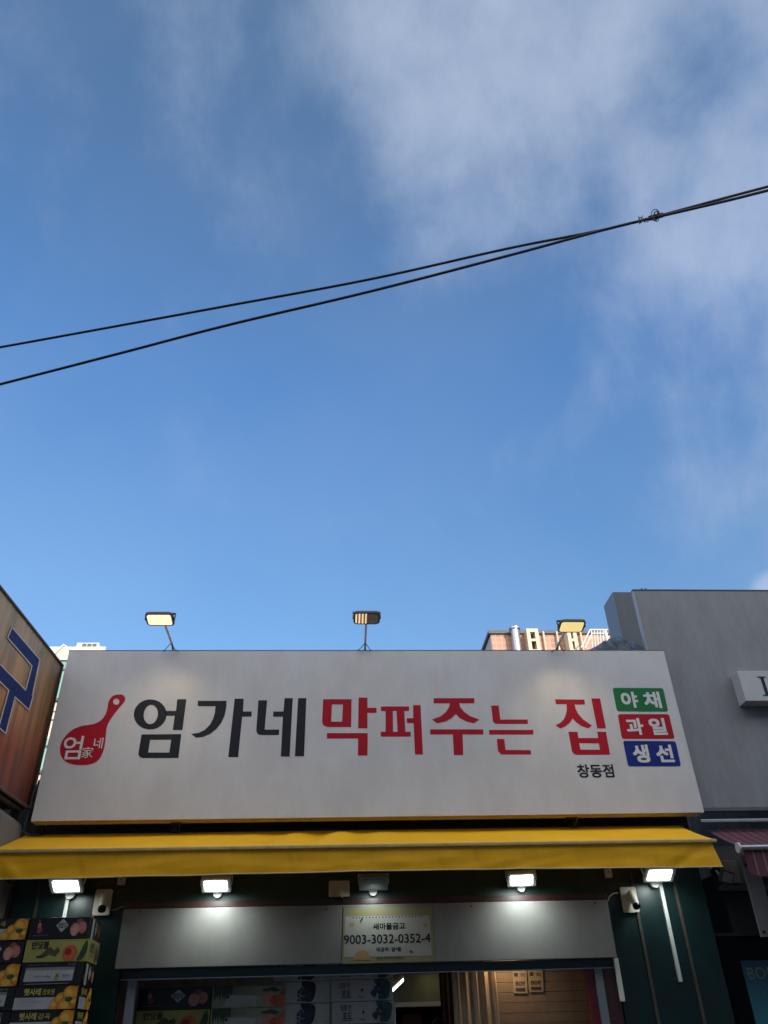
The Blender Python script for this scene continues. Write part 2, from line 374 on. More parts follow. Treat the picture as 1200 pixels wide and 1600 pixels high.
# person, only the crown of the head reaches into the picture
ph = at(685, 1589, Y=9.75)
def skinned(name, verts, edges, radii, mt, parent, sub=2):
    me = bpy.data.meshes.new(name); me.from_pydata(verts, edges, []); o = bpy.data.objects.new(name, me); col.objects.link(o)
    o.modifiers.new('s', 'SKIN'); 
    for i, r in enumerate(radii): me.skin_vertices[0].data[i].radius = (r if isinstance(r, tuple) else (r, r))
    me.skin_vertices[0].data[0].use_root = True
    s = o.modifiers.new('u', 'SUBSURF'); s.levels = sub; s.render_levels = sub
    bpy.context.view_layer.update()
    m2 = bpy.data.meshes.new_from_object(o.evaluated_get(bpy.context.evaluated_depsgraph_get()))
    bpy.data.objects.remove(o); m2.materials.clear(); m2.materials.append(mt)
    for p in m2.polygons: p.use_smooth = True
    q = bpy.data.objects.new(name, m2); col.objects.link(q); q.parent = parent; return q
person = thing('person', (ph.x, 9.75, .132), 'person inside the shop, only the dark hair of the crown showing', 'person')
H = ph.z - .132; k = H / 1.75
M_skin = mat('skin', (0.42, 0.24, 0.16), .55, .08, 20)
V = [(0, 0, .95), (0, 0, 1.15), (0, .01, 1.38), (0, 0, 1.48), (0, -.01, 1.56), (0, -.015, 1.66), (.09, 0, .9), (.1, -.02, .5), (.1, .01, .09), (.1, -.13, .04), (-.09, 0, .9), (-.1, .02, .5), (-.1, .03, .09), (-.1, -.11, .04),
     (.17, .01, 1.38), (.23, .03, 1.1), (.22, -.05, .86), (-.17, .01, 1.38), (-.23, .03, 1.1), (-.22, -.05, .86)]
E = [(0, 1), (1, 2), (2, 3), (3, 4), (4, 5), (0, 6), (6, 7), (7, 8), (8, 9), (0, 10), (10, 11), (11, 12), (12, 13), (2, 14), (14, 15), (15, 16), (2, 17), (17, 18), (18, 19)]
Rr = [(.15, .11), (.14, .1), (.15, .1), .055, (.065, .08), (.07, .085), .085, .06, .045, .04, .085, .06, .045, .04, .055, .042, .03, .055, .042, .03]
skinned('body', [tuple(Vector(v) * k) for v in V], E, [(tuple(a * k for a in r) if isinstance(r, tuple) else r * k) for r in Rr], mat('dark_clothes', (0.03, 0.03, 0.04), .8, .2), person)
b = MB(); bmh = bmesh.new(); bmesh.ops.create_uvsphere(bmh, u_segments=24, v_segments=16, radius=1)
for v in bmh.verts:
    n_ = noise.noise(v.co * 4) * .03
    v.co = Vector((v.co.x * (.088 + n_ * .3), v.co.y * .105, v.co.z * .115)) * k + Vector((ph.x, 9.76, ph.z - .115 * k))
bmesh.ops.delete(bmh, geom=[v for v in bmh.verts if v.co.z < ph.z - .15 * k and v.co.y < 9.72], context='VERTS')
b.bm(bmh, mat('black_hair', (0.006, 0.005, 0.005), .85, .2, 60, .3, 200, spec=.15), True); b.build('hair', person)

# ------------------------------------------------------------------ big white sign
SX0, SX1, SZ0, SZ1, SY = -2.951, 3.752, 3.476, 5.262, 8.0
sign = thing('shop_sign', ((SX0 + SX1) / 2, SY + .1, SZ0), 'long white shop sign with black and red Korean letters over the yellow awning', 'sign')
MB().box((SX0, SY, SZ0), (SX1, SY + 0.16, SZ1), M_white_sign, 0.004).build('panel', sign)
MB().box((SX0 + .03, SY + 0.02, SZ0 - .012), (SX1 - .03, SY + 0.055, SZ0 - .002), mat('yellowed_trim', (0.52, 0.32, 0.06), .5, .2, 8)).build('bottom_trim', sign)
MB().box((SX0 - .006, SY + .008, SZ1 + .001), (SX1 + .006, SY + .17, SZ1 + .014), M_dark_alu).build('top_cap', sign)
for x in (-2.7, -1.2, 0.4, 2.0, 3.4):
    for z in (3.7, 4.9): boxpart('bracket', (x - .025, SY + .163, z - .025), (x + .025, YW - .002, z + .025), M_black, sign)
for x in (SX0 + .05, -1.6, 2.45):
    boxpart('post', (x - .03, SY + .163, 3.40), (x + .03, SY + .21, 5.2), M_black, sign)
for px, py in ((275, 1281), (893, 1274)):
    c = at(px, py, Y=SY + .1)
    b = MB(); b.box(c + Vector((-.05, -.03, -.035)), c + Vector((.05, .05, -.0)), M_black, .004)
    b.tube([c + Vector((-.04, -.04, -.02)), c + Vector((.05, -.02, -.03)), c + Vector((.02, .1, -.12))], .008, M_dark_alu, 6)
    b.build('clip', sign)
SF = inplane(Y=SY - 0.002)
def z4(l, ox=0, oy=900): return [(ox + x / 4, oy + y / 4) for x, y in l]
def z1(l): return [(x / 2.4, 1040 + y / 2.4) for x, y in l]
def z2(l): return [(480 + x / 2.4, 1040 + y / 2.4) for x, y in l]
def z3(l): return [(840 + x / 4.615, 1040 + y / 4.615) for x, y in l]
def letter(groups, mt, label=None):
    b = MB()
    for g_ in groups: b.poly(g_, SF, mt)
    o = b.build('letter', sign)
    if label: tag(o, label)
letter([[ellipse(234.7, 1116.2, 25.6, 23.4, 48, -.08), ellipse(235.6, 1116.3, 11.0, 15.2, 40, .14)],
        [z4([(1035, 843), (1100, 843), (1108, 770), (1165, 770), (1140, 962), (1080, 962), (1092, 873), (1030, 873)])],
        [z4([(885, 990), (1133, 988), (1115, 1137), (890, 1137), (875, 1131), (865, 1115), (866, 1100)]), z4([(938, 1023), (1070, 1022), (1058, 1104), (926, 1103)])]], M_ink, 'black Korean letter, first of the sign')
letter([[z1([(742, 132), (850, 132), (848, 160), (842, 188), (830, 214), (811, 238), (788, 256), (762, 267), (735, 270), (717, 256), (745, 252), (768, 241), (787, 222), (799, 200), (806, 176), (808, 152), (742, 152)])],
        [z1([(880, 124), (914, 124), (911, 172), (944, 172), (943, 191), (908, 191), (893, 343), (856, 343)])]], M_ink, 'black Korean letter, second of the sign')
letter([[z1([(969, 130), (1002, 130), (992, 240), (1047, 240), (1046, 260), (975, 260), (965, 255), (961, 244)])],
        [z1([(1067, 122), (1098, 122), (1086, 341), (1053, 341), (1061, 191), (1024, 191), (1025, 172), (1063, 172)])],
        [z1([(1118, 122), (1149, 122), (1140, 340), (1106, 340)])]], M_ink, 'black Korean letter, third of the sign')
letter([[z2([(60, 126), (166, 126), (165, 230), (78, 230), (62, 225), (56, 212)]), z2([(93, 145), (134, 145), (131, 210), (90, 210)])],
        [z2([(193, 120), (226, 120), (226, 158), (260, 158), (260, 177), (226, 177), (226, 235), (191, 235)])],
        [z2([(74, 253), (227, 253), (226, 337), (190, 337), (191, 273), (74, 273)])]], M_red, 'red Korean letter after the black ones')
letter([[z2([(277, 153), (382, 153), (382, 170), (364, 170), (368, 248), (388, 248), (388, 266), (276, 266), (276, 248), (294, 248), (294, 170), (277, 170)]), z2([(321, 170), (335, 170), (339, 248), (322, 248)])],
        [z2([(397, 148), (425, 148), (434, 333), (404, 333), (399, 215), (374, 215), (374, 197), (398, 197)])]], M_red, 'smaller red Korean letter')
letter([[z2([(474, 122), (627, 122), (627, 141), (570, 141), (574, 156), (588, 173), (612, 190), (646, 202), (626, 216), (596, 209), (573, 197), (557, 181), (542, 197), (518, 210), (487, 216), (468, 202), (500, 190), (520, 174), (532, 156), (535, 141), (474, 141)])],
        [z2([(461, 239), (660, 239), (661, 258), (583, 258), (585, 335), (550, 335), (546, 258), (461, 258)])]], M_red, 'wide red Korean letter')
letter([[z2([(690, 150), (718, 150), (724, 202), (827, 202), (828, 218), (706, 218), (697, 210)])], [z2([(682, 241), (848, 241), (848, 258), (682, 258)])],
        [z2([(711, 275), (739, 275), (744, 316), (838, 317), (840, 333), (729, 333), (716, 322)])]], M_red, 'red Korean letter of three thin strokes')
letter([[z3([(125, 243), (337, 245), (342, 280), (268, 280), (274, 312), (293, 348), (328, 388), (393, 432), (365, 452), (318, 436), (280, 410), (253, 380), (232, 413), (202, 438), (165, 453), (130, 430), (165, 412), (190, 385), (204, 352), (211, 318), (208, 278), (133, 278)])],
        [z3([(387, 237), (450, 237), (493, 452), (430, 452)])],
        [z3([(222, 477), (287, 477), (295, 522), (437, 522), (430, 477), (493, 477), (523, 641), (285, 643), (262, 636), (248, 618)]), z3([(300, 558), (442, 560), (450, 607), (308, 605)])]], M_red, 'tall red Korean letter set apart on the right')
def world_text(b, s, x0, y0, x1, y1, Y, mt, bold):
    """text upright in the vertical plane Y"""
    ym = (y0 + y1) / 2; xm = (x0 + x1) / 2
    X0 = at(x0, ym, Y=Y).x; X1 = at(x1, ym, Y=Y).x; ZT = at(xm, y0, Y=Y).z; ZB = at(xm, y1, Y=Y).z
    b.text(s, X0, ZB, X1, ZT, lambda x, z: Vector((x, Y, z)), mt, bold)
b = MB(); world_text(b, '창동점', 902, 1194, 959, 1215, SY - .002, M_ink, .028); b.build('branch_lettering', sign)
for q, mt, ls, nm in ((z3([(540, 160), (905, 162), (942, 332), (573, 330)]), M_green, (('야', 603, 188, 722, 305), ('채', 765, 188, 887, 307)), 'green plate'),
                      (z3([(578, 350), (947, 350), (989, 528), (608, 528)]), M_red, (('과', 640, 378, 762, 500), ('일', 806, 378, 928, 500)), 'red plate'),
                      (z3([(615, 542), (995, 545), (1035, 726), (653, 727)]), M_blue, (('생', 688, 570, 805, 700), ('선', 855, 570, 977, 697)), 'blue plate')):
    b = MB().poly([round_quad(q, 4.2)], SF, mt); pl = b.build('colour_plate', sign); tag(pl, nm)
    for s, xa, ya, xb, yb in ls:
        b = MB(); (xa, ya), (xb, yb) = z3([(xa, ya), (xb, yb)]); world_text(b, s, xa, ya, xb, yb, SY - .005, M_letwhite, .045); b.build('letter', pl)
lad = smooth_poly(z4([(735, 741), (765, 742), (782, 760), (778, 785), (750, 818), (715, 862), (687, 903), (668, 945), (661, 1000), (654, 1060), (640, 1110), (615, 1150), (580, 1172), (530, 1181), (470, 1179), (420, 1165), (385, 1130), (375, 1085), (384, 1040), (410, 1000), (450, 962), (510, 937), (570, 928), (612, 914), (640, 893), (662, 858), (671, 825), (677, 790), (693, 760), (712, 746)]), 3)
b = MB().poly([lad, ellipse(181.7, 1096.3, 5.0, 4.9, 20)], SF, M_red); lg = b.build('ladle_emblem', sign)
for s, q, bo in (('엄', (393, 1000, 513, 1146), .012), ('家', (512, 1069, 582, 1137), 0.0), ('네', (587, 1010, 643, 1078), .005)):
    b = MB(); (xa, ya), (xb, yb) = z4([(q[0], q[1]), (q[2], q[3])]); world_text(b, s, xa, ya, xb, yb, SY - .005, M_letwhite, bo); b.build('letter', lg)

# ------------------------------------------------------------------ floodlights over the sign (each one arm, head, lens)
def fins(mb, w, h, y0, y1, n, mt, M):
    for i in range(n):
        x = -w / 2 + w * (i + .5) / n
        mb.box((x - .003, y0, -h / 2), (x + .003, y1, h / 2), mt, 0, M)
def head_matrix(c, n, roll=0.0):
    """local -Y becomes n"""
    n = Vector(n).normalized(); y = -n; x = Vector((1, 0, 0)); x = (x - y * x.dot(y)).normalized(); z = x.cross(y)
    M = Matrix((x, y, z)).transposed().to_4x4()
    return Matrix.Translation(Vector(c)) @ M @ Matrix.Rotation(roll, 4, 'Y')
M_warmlens = None
def lens_mat(name, color, e_hi, e_lo, nl, on=(0, 1)):
    """LED lens: stripes of bright emitters, only lit between on[0] and on[1] across"""
    m = bpy.data.materials.new(name); m.use_nodes = True; nt = m.node_tree; N = nt.nodes; L = nt.links; bs = N['Principled BSDF']
    bs.inputs['Base Color'].default_value = (.35, .33, .28, 1); bs.inputs['Roughness'].default_value = .2
    tc = N.new('ShaderNodeTexCoord'); sp = N.new('ShaderNodeSeparateXYZ'); L.new(tc.outputs['Generated'], sp.inputs[0])
    mu = N.new('ShaderNodeMath'); mu.operation = 'MULTIPLY'; mu.inputs[1].default_value = nl * 2 * math.pi; L.new(sp.outputs[0], mu.inputs[0])
    si = N.new('ShaderNodeMath'); si.operation = 'SINE'; L.new(mu.outputs[0], si.inputs[0])
    mr = N.new('ShaderNodeMapRange'); mr.inputs['From Min'].default_value = -.6; mr.inputs['From Max'].default_value = .6
    mr.inputs['To Min'].default_value = e_lo; mr.inputs['To Max'].default_value = e_hi; L.new(si.outputs[0], mr.inputs[0])
    g1 = N.new('ShaderNodeMapRange'); g1.interpolation_type = 'SMOOTHSTEP'; g1.inputs['From Min'].default_value = on[1] + .04; g1.inputs['From Max'].default_value = on[1] - .04
    L.new(sp.outputs[0], g1.inputs[0])
    m2 = N.new('ShaderNodeMath'); m2.operation = 'MULTIPLY'; L.new(mr.outputs[0], m2.inputs[0]); L.new(g1.outputs[0], m2.inputs[1])
    bs.inputs['Emission Color'].default_value = (*color, 1); L.new(m2.outputs[0], bs.inputs['Emission Strength'])
    return m
L_warm = lens_mat('warm_led', (1.0, 0.88, 0.58), 1.5, .75, 17)
L_warm2 = lens_mat('warm_led_strong', (1.0, 0.80, 0.30), 1.1, 0.6, 15)
L_part = lens_mat('failing_led', (1.0, 0.68, 0.36), 1.0, 0.03, 7, (0, .5))
L_cool = lens_mat('cool_led', (0.88, 1.0, 0.97), 14, 9, 12)
L_off = mat('unlit_lens', (0.16, 0.19, 0.18), .25, .1, 30)
def sign_flood(base_px, head_px, lens, label, power, roll=0.0):
    base = at(*base_px, Y=SY + .08); base.z = SZ1 + .015
    hd = at(*head_px, X=base.x + (0.0))
    t = thing('sign_floodlight', base, label, 'floodlight', 'floodlights on arms along the top of the sign')
    face = Vector((0, -.22, -1)).normalized()
    aim = Vector((0, SY, 3.95)) - Vector((0, hd.y, hd.z)); aim.x = 0
    Mh = head_matrix(hd, face, roll)
    mb = MB(); mb.rslab(.285, .20, -.012, .012, .055, M_dark_alu, Mh, 5); fins(mb, .20, .12, .012, .028, 12, M_dark_alu, Mh)
    mb.build('housing', t)
    MB().rslab(.245, .158, -.017, -.0125, .03, lens, Mh, 4).build('lens', t)
    mb = MB()
    for s in (-1, 1): mb.box((s * .148 - .004, -.012, -.015), (s * .148 + .004, .07, .015), M_dark_alu, .001, Mh)
    mb.box((-.15, .065, -.014), (.15, .07, .014), M_dark_alu, 0, Mh); mb.build('yoke', t)
    back = Mh @ Vector((0, .068, 0))
    MB().tube([base, base + Vector((0, -.10, .045)), back], .013, M_alu, 10).build('arm', t)
    mb = MB().box(base + Vector((-.04, -.04, -.0)), base + Vector((.04, .06, .012)), M_alu, .003)
    mb.build('foot', t)
    mb = MB(); p = base + (back - base) * .25
    mb.tube([p, p + Vector((-.06, .05, -.05)), base + Vector((-.16, .05, .006)), base + Vector((-.4, .05, .005))], .004, M_rubber, 6)
    mb.tube([p, p + Vector((.05, .05, -.05)), base + Vector((.12, .05, .006)), base + Vector((.34, .05, .005))], .004, M_rubber, 6)
    mb.build('wire', t)
    if power:
        ld = bpy.data.lights.new('floodlight_glow', 'SPOT'); ld.energy = power; ld.color = (1, .78, .5); ld.spot_size = R(112); ld.spot_blend = 1; ld.shadow_soft_size = .08
        lo = bpy.data.objects.new('floodlight_glow', ld); col.objects.link(lo); lo.parent = t
        lo.matrix_local = Matrix.Translation(-base) @ Matrix.Translation(Mh @ Vector((0, -.04, 0))) @ (aim.normalized().to_track_quat('-Z', 'Y').to_matrix().to_4x4())
sign_flood((272, 1012), (250, 967), L_warm, 'lit warm floodlight on an arm above the black letters, leftmost of the three', 15, .0)
sign_flood((570, 1012), (573, 965), L_part, 'half dead floodlight on the middle arm above the sign', .8)
sign_flood((868, 1012), (893, 978), L_warm2, 'lit yellow floodlight on an arm above the right end of the sign', 15, -.0)

# ------------------------------------------------------------------ yellow awning
AX0, AX1 = -3.05, 3.552; AYB, AZB = 8.22, 3.40; AYF, AZF = 7.50, 3.118; AZH = 2.893
aw = thing('yellow_awning', ((AX0 + AX1) / 2, 8.3, AZB), 'long yellow fabric awning with hanging valance over the shop front', 'awning')
def cloth(name, p00, p10, p01, p11, nu, nv, disp, mt, parent):
    """grid between 4 corners (u along, v down) with a displacement function"""
    b = MB(); vs = []
    for j in range(nv + 1):
        for i in range(nu + 1):
            u = i / nu; v = j / nv
            p = (Vector(p00) * (1 - u) + Vector(p10) * u) * (1 - v) + (Vector(p01) * (1 - u) + Vector(p11) * u) * v
            vs.append(p + disp(u, v, p))
    b.add(vs, [(j * (nu + 1) + i, j * (nu + 1) + i + 1, (j + 1) * (nu + 1) + i + 1, (j + 1) * (nu + 1) + i) for j in range(nv) for i in range(nu)], mt, True)
    return b.build(name, parent)
def d_top(u, v, p):
    e = math.sin(math.pi * v)
    s = noise.noise(Vector((p.x * 1.1, v * .5, 0))) * .012 + noise.noise(Vector((p.x * 5, v * 2, 3))) * .006
    k = math.exp(-((p.x + .15) / .55) ** 2) * .034 * math.sin(p.x * 14 + v * 4)
    return Vector((0, 0, e * (-.008 + s + k)))
cloth('canopy', (AX0, AYB, AZB), (AX1, AYB, AZB), (AX0, AYF, AZF), (AX1, AYF, AZF), 240, 10, d_top, M_yellow, aw)
def hemz(x): return .008 * math.sin(x * .9 + 1) + .004 * noise.noise(Vector((x * 2, 0, 0)))
def d_val(u, v, p):
    w_ = noise.noise(Vector((p.x * 1.3, v, 5))) * .018 + noise.noise(Vector((p.x * 4 + v, v * 2.5, 9))) * .007
    cr = (.014 * math.exp(-((u - .985 + .05 * v) / .012) ** 2) - .012 * math.exp(-((u - .012 - .03 * v) / .01) ** 2))
    for q, a_ in ((-2.3, .006), (-1.1, .004), (-.45, .007), (.9, .004), (1.25, .006), (2.2, .005), (2.9, .004)):
        w_ += a_ * math.exp(-((p.x - q - .06 * v) / .018) ** 2)
    return Vector((0, (w_ + cr) * min(1, v * 1.6), v * hemz(p.x)))
cloth('valance', (AX0, AYF + .012, AZF - .028), (AX1 - .03, AYF + .012, AZF - .028), (AX0 - .02, AYF + .03, AZH), (AX1 + .025, AYF + .03, AZH), 260, 12, d_val, M_yellow_val, aw)
b = MB(); pts = []
for i in range(121):
    u = i / 120; x = (AX0 - .02) * (1 - u) + (AX1 + .025) * u; y = AYF + .03; d = d_val(u, 1, Vector((x, y, AZH))); pts.append(Vector((x, y, AZH)) + d)
b.tube(pts, .0055, M_hem, 6); b.build('hem', aw)
MB().box((AX0, AYF - .012, AZF - .028), (AX1 + .012, AYF + .03, AZF + .004), mat('front_bar_yellowed', (0.50, 0.36, 0.13), .4, .2, 12), .008).build('front_bar', aw)
MB().box((AX0 - .012, AYF - .009, AZF - .026), (AX0 - .001, AYF + .028, AZF + .002), M_black, .003).build('end_cap', aw)
MB().box((AX0, AYB + .002, AZB - .07), (AX1 + .05, AYB + .12, AZB + .02), M_black, .01).build('cassette', aw)
for x in (-2.0, 2.4):
    MB().tube([(x, AYB + .05, AZB - .05), (x + .35, 7.85, 3.17), (x, AYF + .02, AZF - .02)], .014, M_black, 8).build('folding_arm', aw)

# ------------------------------------------------------------------ wall floodlights under the awning
def wall_flood():
    t = thing('wall_floodlight', (0, 0, 0), 'x', 'floodlight', 'white floodlights on the wall under the awning')
    # origin = wall mount point; head 0.17 m in front
    n = Vector((0, -math.cos(R(60)), -math.sin(R(60))))
    Mh = head_matrix((0, -.20, .03), n)
    mb = MB(); mb.rslab(.30, .195, -.02, .012, .018, M_white_plastic, Mh, 3); fins(mb, .24, .16, .012, .03, 10, M_white_plastic, Mh); mb.build('housing', t)
    le = MB().rslab(.235, .14, -.0245, -.0205, .012, L_cool, Mh, 3).build('lens', t)
    mb = MB(); 
    for s in (-1, 1): mb.box((s * .158 - .003, -.01, -.018), (s * .158 + .003, .085, .018), M_white_plastic, 0, Mh)
    mb.box((-.161, .082, -.02), (.161, .087, .02), M_white_plastic, 0, Mh); mb.build('yoke', t)
    mb = MB().tube([(0, 0, -.03), (0, -.05, -.03)], .045, M_white_plastic, 16); mb.tube([(0, -.04, -.03), (0, -.13, .03)], .016, M_white_plastic, 10); mb.build('mount', t)
    return t, le
wf, wlens = wall_flood()
first = True
for (px, py), lit, lab, sc_ in (((103, 1381), 1, 'lit white floodlight above the outdoor fruit cartons, leftmost under the awning', 1.0),
                           ((337, 1380), 1, 'lit white floodlight above the left half of the header panel', .93),
                           ((584, 1377), 0, 'unlit white floodlight right of the middle security camera', .93),
                           ((820, 1371), 1, 'lit white floodlight above the right half of the header panel', .93),
                           ((1031, 1364), 1, 'lit white floodlight on the green pillar at the right end of the awning', 1.0)):
    t = wf if first else copy_thing(wf); first = False
    p = at(px, py, Y=8.16)
    t.location = (p.x, YW - .014, p.z - .03); t.scale = (sc_,) * 3; t['label'] = lab
    if px in (820,): t.rotation_euler = (0, 0, R(-8))
    if not lit:
        for ch in t.children:
            if ch.name.startswith('lens'): ch.data = ch.data.copy(); ch.data.materials[0] = L_off
            elif ch.name.startswith('housing'): ch.data = ch.data.copy(); ch.data.materials[0] = mat('unlit_white_plastic', (.16, .18, .17), .5)  # same white housing in a darker colour, standing in for missing lamp light
    if lit:
        ld = bpy.data.lights.new('floodlight_glow', 'SPOT'); ld.energy = 15 if px in (337, 820) else 6; ld.color = (.86, 1, .96); ld.spot_size = R(160); ld.spot_blend = 1; ld.shadow_soft_size = .06
        lo = bpy.data.objects.new('floodlight_glow', ld); col.objects.link(lo); lo.parent = t
        lo.location = (0, -.27, -.03); lo.rotation_euler = (R(26), 0, 0)

def conduit(px0, px1, Y, wd, label, mt=M_white_plastic):
    a = at(*px0, Y=Y); c = at(*px1, Y=Y); x = (a.x + c.x) / 2
    b = MB().box((x - wd / 2, Y, c.z), (x + wd / 2, YW - .001, a.z), mt, .003)
    for z in (a.z - .1, (a.z + c.z) / 2):
        b.tube([(x, Y - .002, z), (x, Y + .01, z)], .004, M_dark_alu, 6)
    tag(b.build('cable_duct', loc=(x, Y, c.z)), label, 'cable duct', 'white cable ducts on the shop front')
conduit((106, 1388), (96, 1470), YW - .03, .035, 'white cable duct running down behind the outdoor cartons')
conduit((1033, 1374), (1062, 1534), YW - .03, .035, 'long white cable duct on the right green pillar below the floodlight')
a = at(958, 1498, Y=8.40); c = at(969, 1565, Y=8.40)
b = MB().box((a.x - .0, 8.385, c.z), (a.x + .045, YW + .02, 2.243), M_white_plastic, .003)
tag(b.build('cable_duct', loc=(a.x, 8.39, c.z)), 'short white duct below the right end of the header panel', 'cable duct', 'white cable ducts on the shop front')

# ------------------------------------------------------------------ security cameras
def seccam():
    t = thing('security_camera', (0, 0, 0), 'x', 'security camera', 'security cameras on the shop front')
    MB().rslab(.16, .21, -.03, 0, .02, M_cream_plastic, None, 5).build('junction_box', t)
    mb = MB(); mb.tube([(0, -.03, .02), (0, -.055, .02)], .042, M_cream_plastic, 18); mb.tube([(0, -.05, .02), (0, -.085, .0)], .02, M_cream_plastic, 12)
    mb.build('joint', t)
    d = Vector((.0, -.52, -.85)).normalized(); a = Vector((0, -.06, .045))
    mb = MB(); mb.tube([a - d * .01, a, a + d * .03, a + d * .12], .036, M_cream_plastic, 20); mb.build('body', t)
    mb = MB(); mb.tube([a + d * .1205, a + d * .142], .0375, M_gloss_black, 20); mb.tube([a + d * .142, a + d * .146], .022, M_gloss_black, 16); mb.build('lens_hood', t)
    return t
sc = seccam(); first = True
for (px, py), rz, lab, s_ in (((161, 1410), R(14), 'cream security camera on the left pillar beside the outdoor cartons', 1.0), ((530, 1389), 0, 'cream security camera on a square box above the bank notice', .95), ((983, 1406), R(10), 'cream security camera on the right green pillar', 1.0)):
    t = sc if first else copy_thing(sc); first = False
    p = at(px, py, Y=YW - .02); t.location = (p.x, YW - .012, p.z); t['label'] = lab; t.scale = (s_ * (1.0 if px != 530 else 1.35), s_, s_ * (1.08 if px != 530 else .72))
    t.rotation_euler = (0, 0, rz * .0)
    for ch in t.children:
        if ch.name.startswith(('body', 'lens_hood', 'joint')):
            ch.rotation_euler = (0, 0, rz)
            if px == 530: ch.location.z -= .085; ch.location.y -= .03; ch.scale = (.8, 1.1, 1.35)
for pts, lab, in (([(174, 1422), (182, 1421), (190, 1417), (196, 1418)], 'thin white wire from the left camera to the header panel'), ([(966, 1395), (958, 1396), (952, 1401), (950, 1408)], 'thin white wire from the right camera to the header panel')):
    b = MB().tube([at(*p, Y=YW - .02) for p in pts], .005, M_white_plastic, 6); tag(b.build('wire', loc=at(*pts[0], Y=YW - .02)), lab, 'wire')
# small boxes on the beam
for px, py, lab in ((190, 1374, 'small cream socket box under the awning left of the header'), (950, 1363, 'small cream socket box under the awning right of the header')):
    p = at(px, py, Y=8.36); b = MB().box(p + Vector((-.035, -.02, -.05)), p + Vector((.035, .036, .03)), M_cream_plastic, .005)
    b.tube([p + Vector((0, -.021, 0)), p + Vector((0, -.01, 0))], .008, M_black, 8)
    tag(b.build('socket_box', loc=p), lab, 'socket box')

# ------------------------------------------------------------------ bank notice
nt_ = thing('bank_notice', at(606, 1504, Y=8.338), 'printed yellow and white notice with a bank name and account number on the header panel', 'notice')
NF = lambda d: (lambda px, py: at(px, py, Y=8.338 - d))
M_nyel = mat('notice_yellow', (0.26, 0.235, 0.12), .6, .06, 6, dirt=.1); M_nwhite = mat('notice_white', (0.36, 0.345, 0.31), .6, .05, 8)
M_norange = mat('notice_orange', (0.42, 0.24, 0.10), .6)
b = MB().poly([[(537, 1419), (675, 1416), (679, 1502), (534, 1506)]], NF(0), M_nyel)
b.poly([round_quad([(539, 1432), (671, 1430), (675, 1493), (537, 1496)], 3)], NF(.0015), M_nwhite); b.build('sheet', nt_)
zz = NF(.003); b = MB()
def q428(x, y): return (480 + x / 4.286, 1340 + y / 4.286)
for i in range(22):
    c = q428(308 + i * 22, 402 - i * .4); b.poly([ellipse(c[0], c[1], .8, 1.3, 8)], zz, M_ink)
b.build('binding_print', nt_)
b = MB(); world_text(b, '새마을금고', *q428(440, 437), *q428(655, 482), 8.335, M_ink, .04); b.build('text_line', nt_)
b = MB(); world_text(b, '9003-3032-0352-4', *q428(246, 513), *q428(826, 574), 8.335, M_ink, .02); b.build('text_line', nt_)
b = MB(); world_text(b, '예금주: 엄*용', *q428(463, 599), *q428(630, 630), 8.335, M_ink, .02); b.build('text_line', nt_)
b = MB(); world_text(b, '입금 후 연락주세요 감사합니다', *q428(465, 661), *q428(645, 679), 8.335, M_ink, .01); b.build('text_line', nt_)
b = MB(); c = q428(370, 655)
b.poly([[(c[0] + 13 * math.cos(a), c[1] + 7 - 15 * math.sin(a)) for a in [math.pi * i / 16 for i in range(17)]]], zz, M_norange); b.build('sun_drawing', nt_)
for c, r in ((q428(300, 447), 3.4), (q428(793, 452), 3.2)):
    b = MB()
    for k in range(5):
        a = k * 2 * math.pi / 5; b.poly([ellipse(c[0] + r * .6 * math.sin(a), c[1] - r * .6 * math.cos(a), r * .42, r * .42, 8)], NF(.003 + k * .0003), M_norange)
    b.build('flower_drawing', nt_)
M_ng = mat('notice_green', (0.05, 0.09, 0.03), .6)
c = q428(365, 415); MB().poly([ellipse(c[0], c[1], 1.5, 5, 12, .5)], NF(.0045), M_ng).build('leaf_drawing', nt_); c = q428(697, 630); MB().poly([ellipse(c[0], c[1], 3.2, 1.8, 12, .4)], NF(.0045), M_ng).build('leaf_drawing', nt_)

# ------------------------------------------------------------------ cartons
C_black = mat('carton_black', (0.012, 0.012, 0.014), .38, .2, 6, dirt=.2); C_card = mat('carton_brown', (0.26, 0.17, 0.10), .8, .15, 12)
C_olive = mat('carton_yellow_green', (0.50, 0.47, 0.12), .42, .15, 5, dirt=.2); C_white = mat('carton_white', (0.60, 0.60, 0.60), .42, .06, 6, dirt=.15)
C_orange = mat('print_orange', (0.80, 0.33, 0.02), .4, .35, 12, c2=(0.52, 0.22, 0.015)); C_orange2 = mat('print_orange_light', (0.95, 0.48, 0.05), .4, .25, 14, c2=(0.72, 0.28, 0.012)); C_pink = mat('print_pink', (0.72, 0.30, 0.24), .4, .3, 22, c2=(0.46, 0.13, 0.11))
C_pink2 = mat('print_pink_light', (0.80, 0.42, 0.34), .4, .3, 22, c2=(0.58, 0.20, 0.16)); C_orange3 = mat('print_orange_shadow', (0.42, 0.14, 0.008), .4, .3, 14); C_orange4 = mat('print_orange_gloss', (0.98, 0.56, 0.08), .4, .15, 14); C_pinkd = mat('print_pink_dark', (0.34, 0.10, 0.09), .4, .3, 20)
C_red = mat('print_red', (0.50, 0.05, 0.015), .4, .3, 14, c2=(0.72, 0.22, 0.08)); C_leaf = mat('print_leaf', (0.04, 0.09, 0.025), .4, .4, 20); C_ink = mat('print_ink', (0.02, 0.02, 0.018), .5)
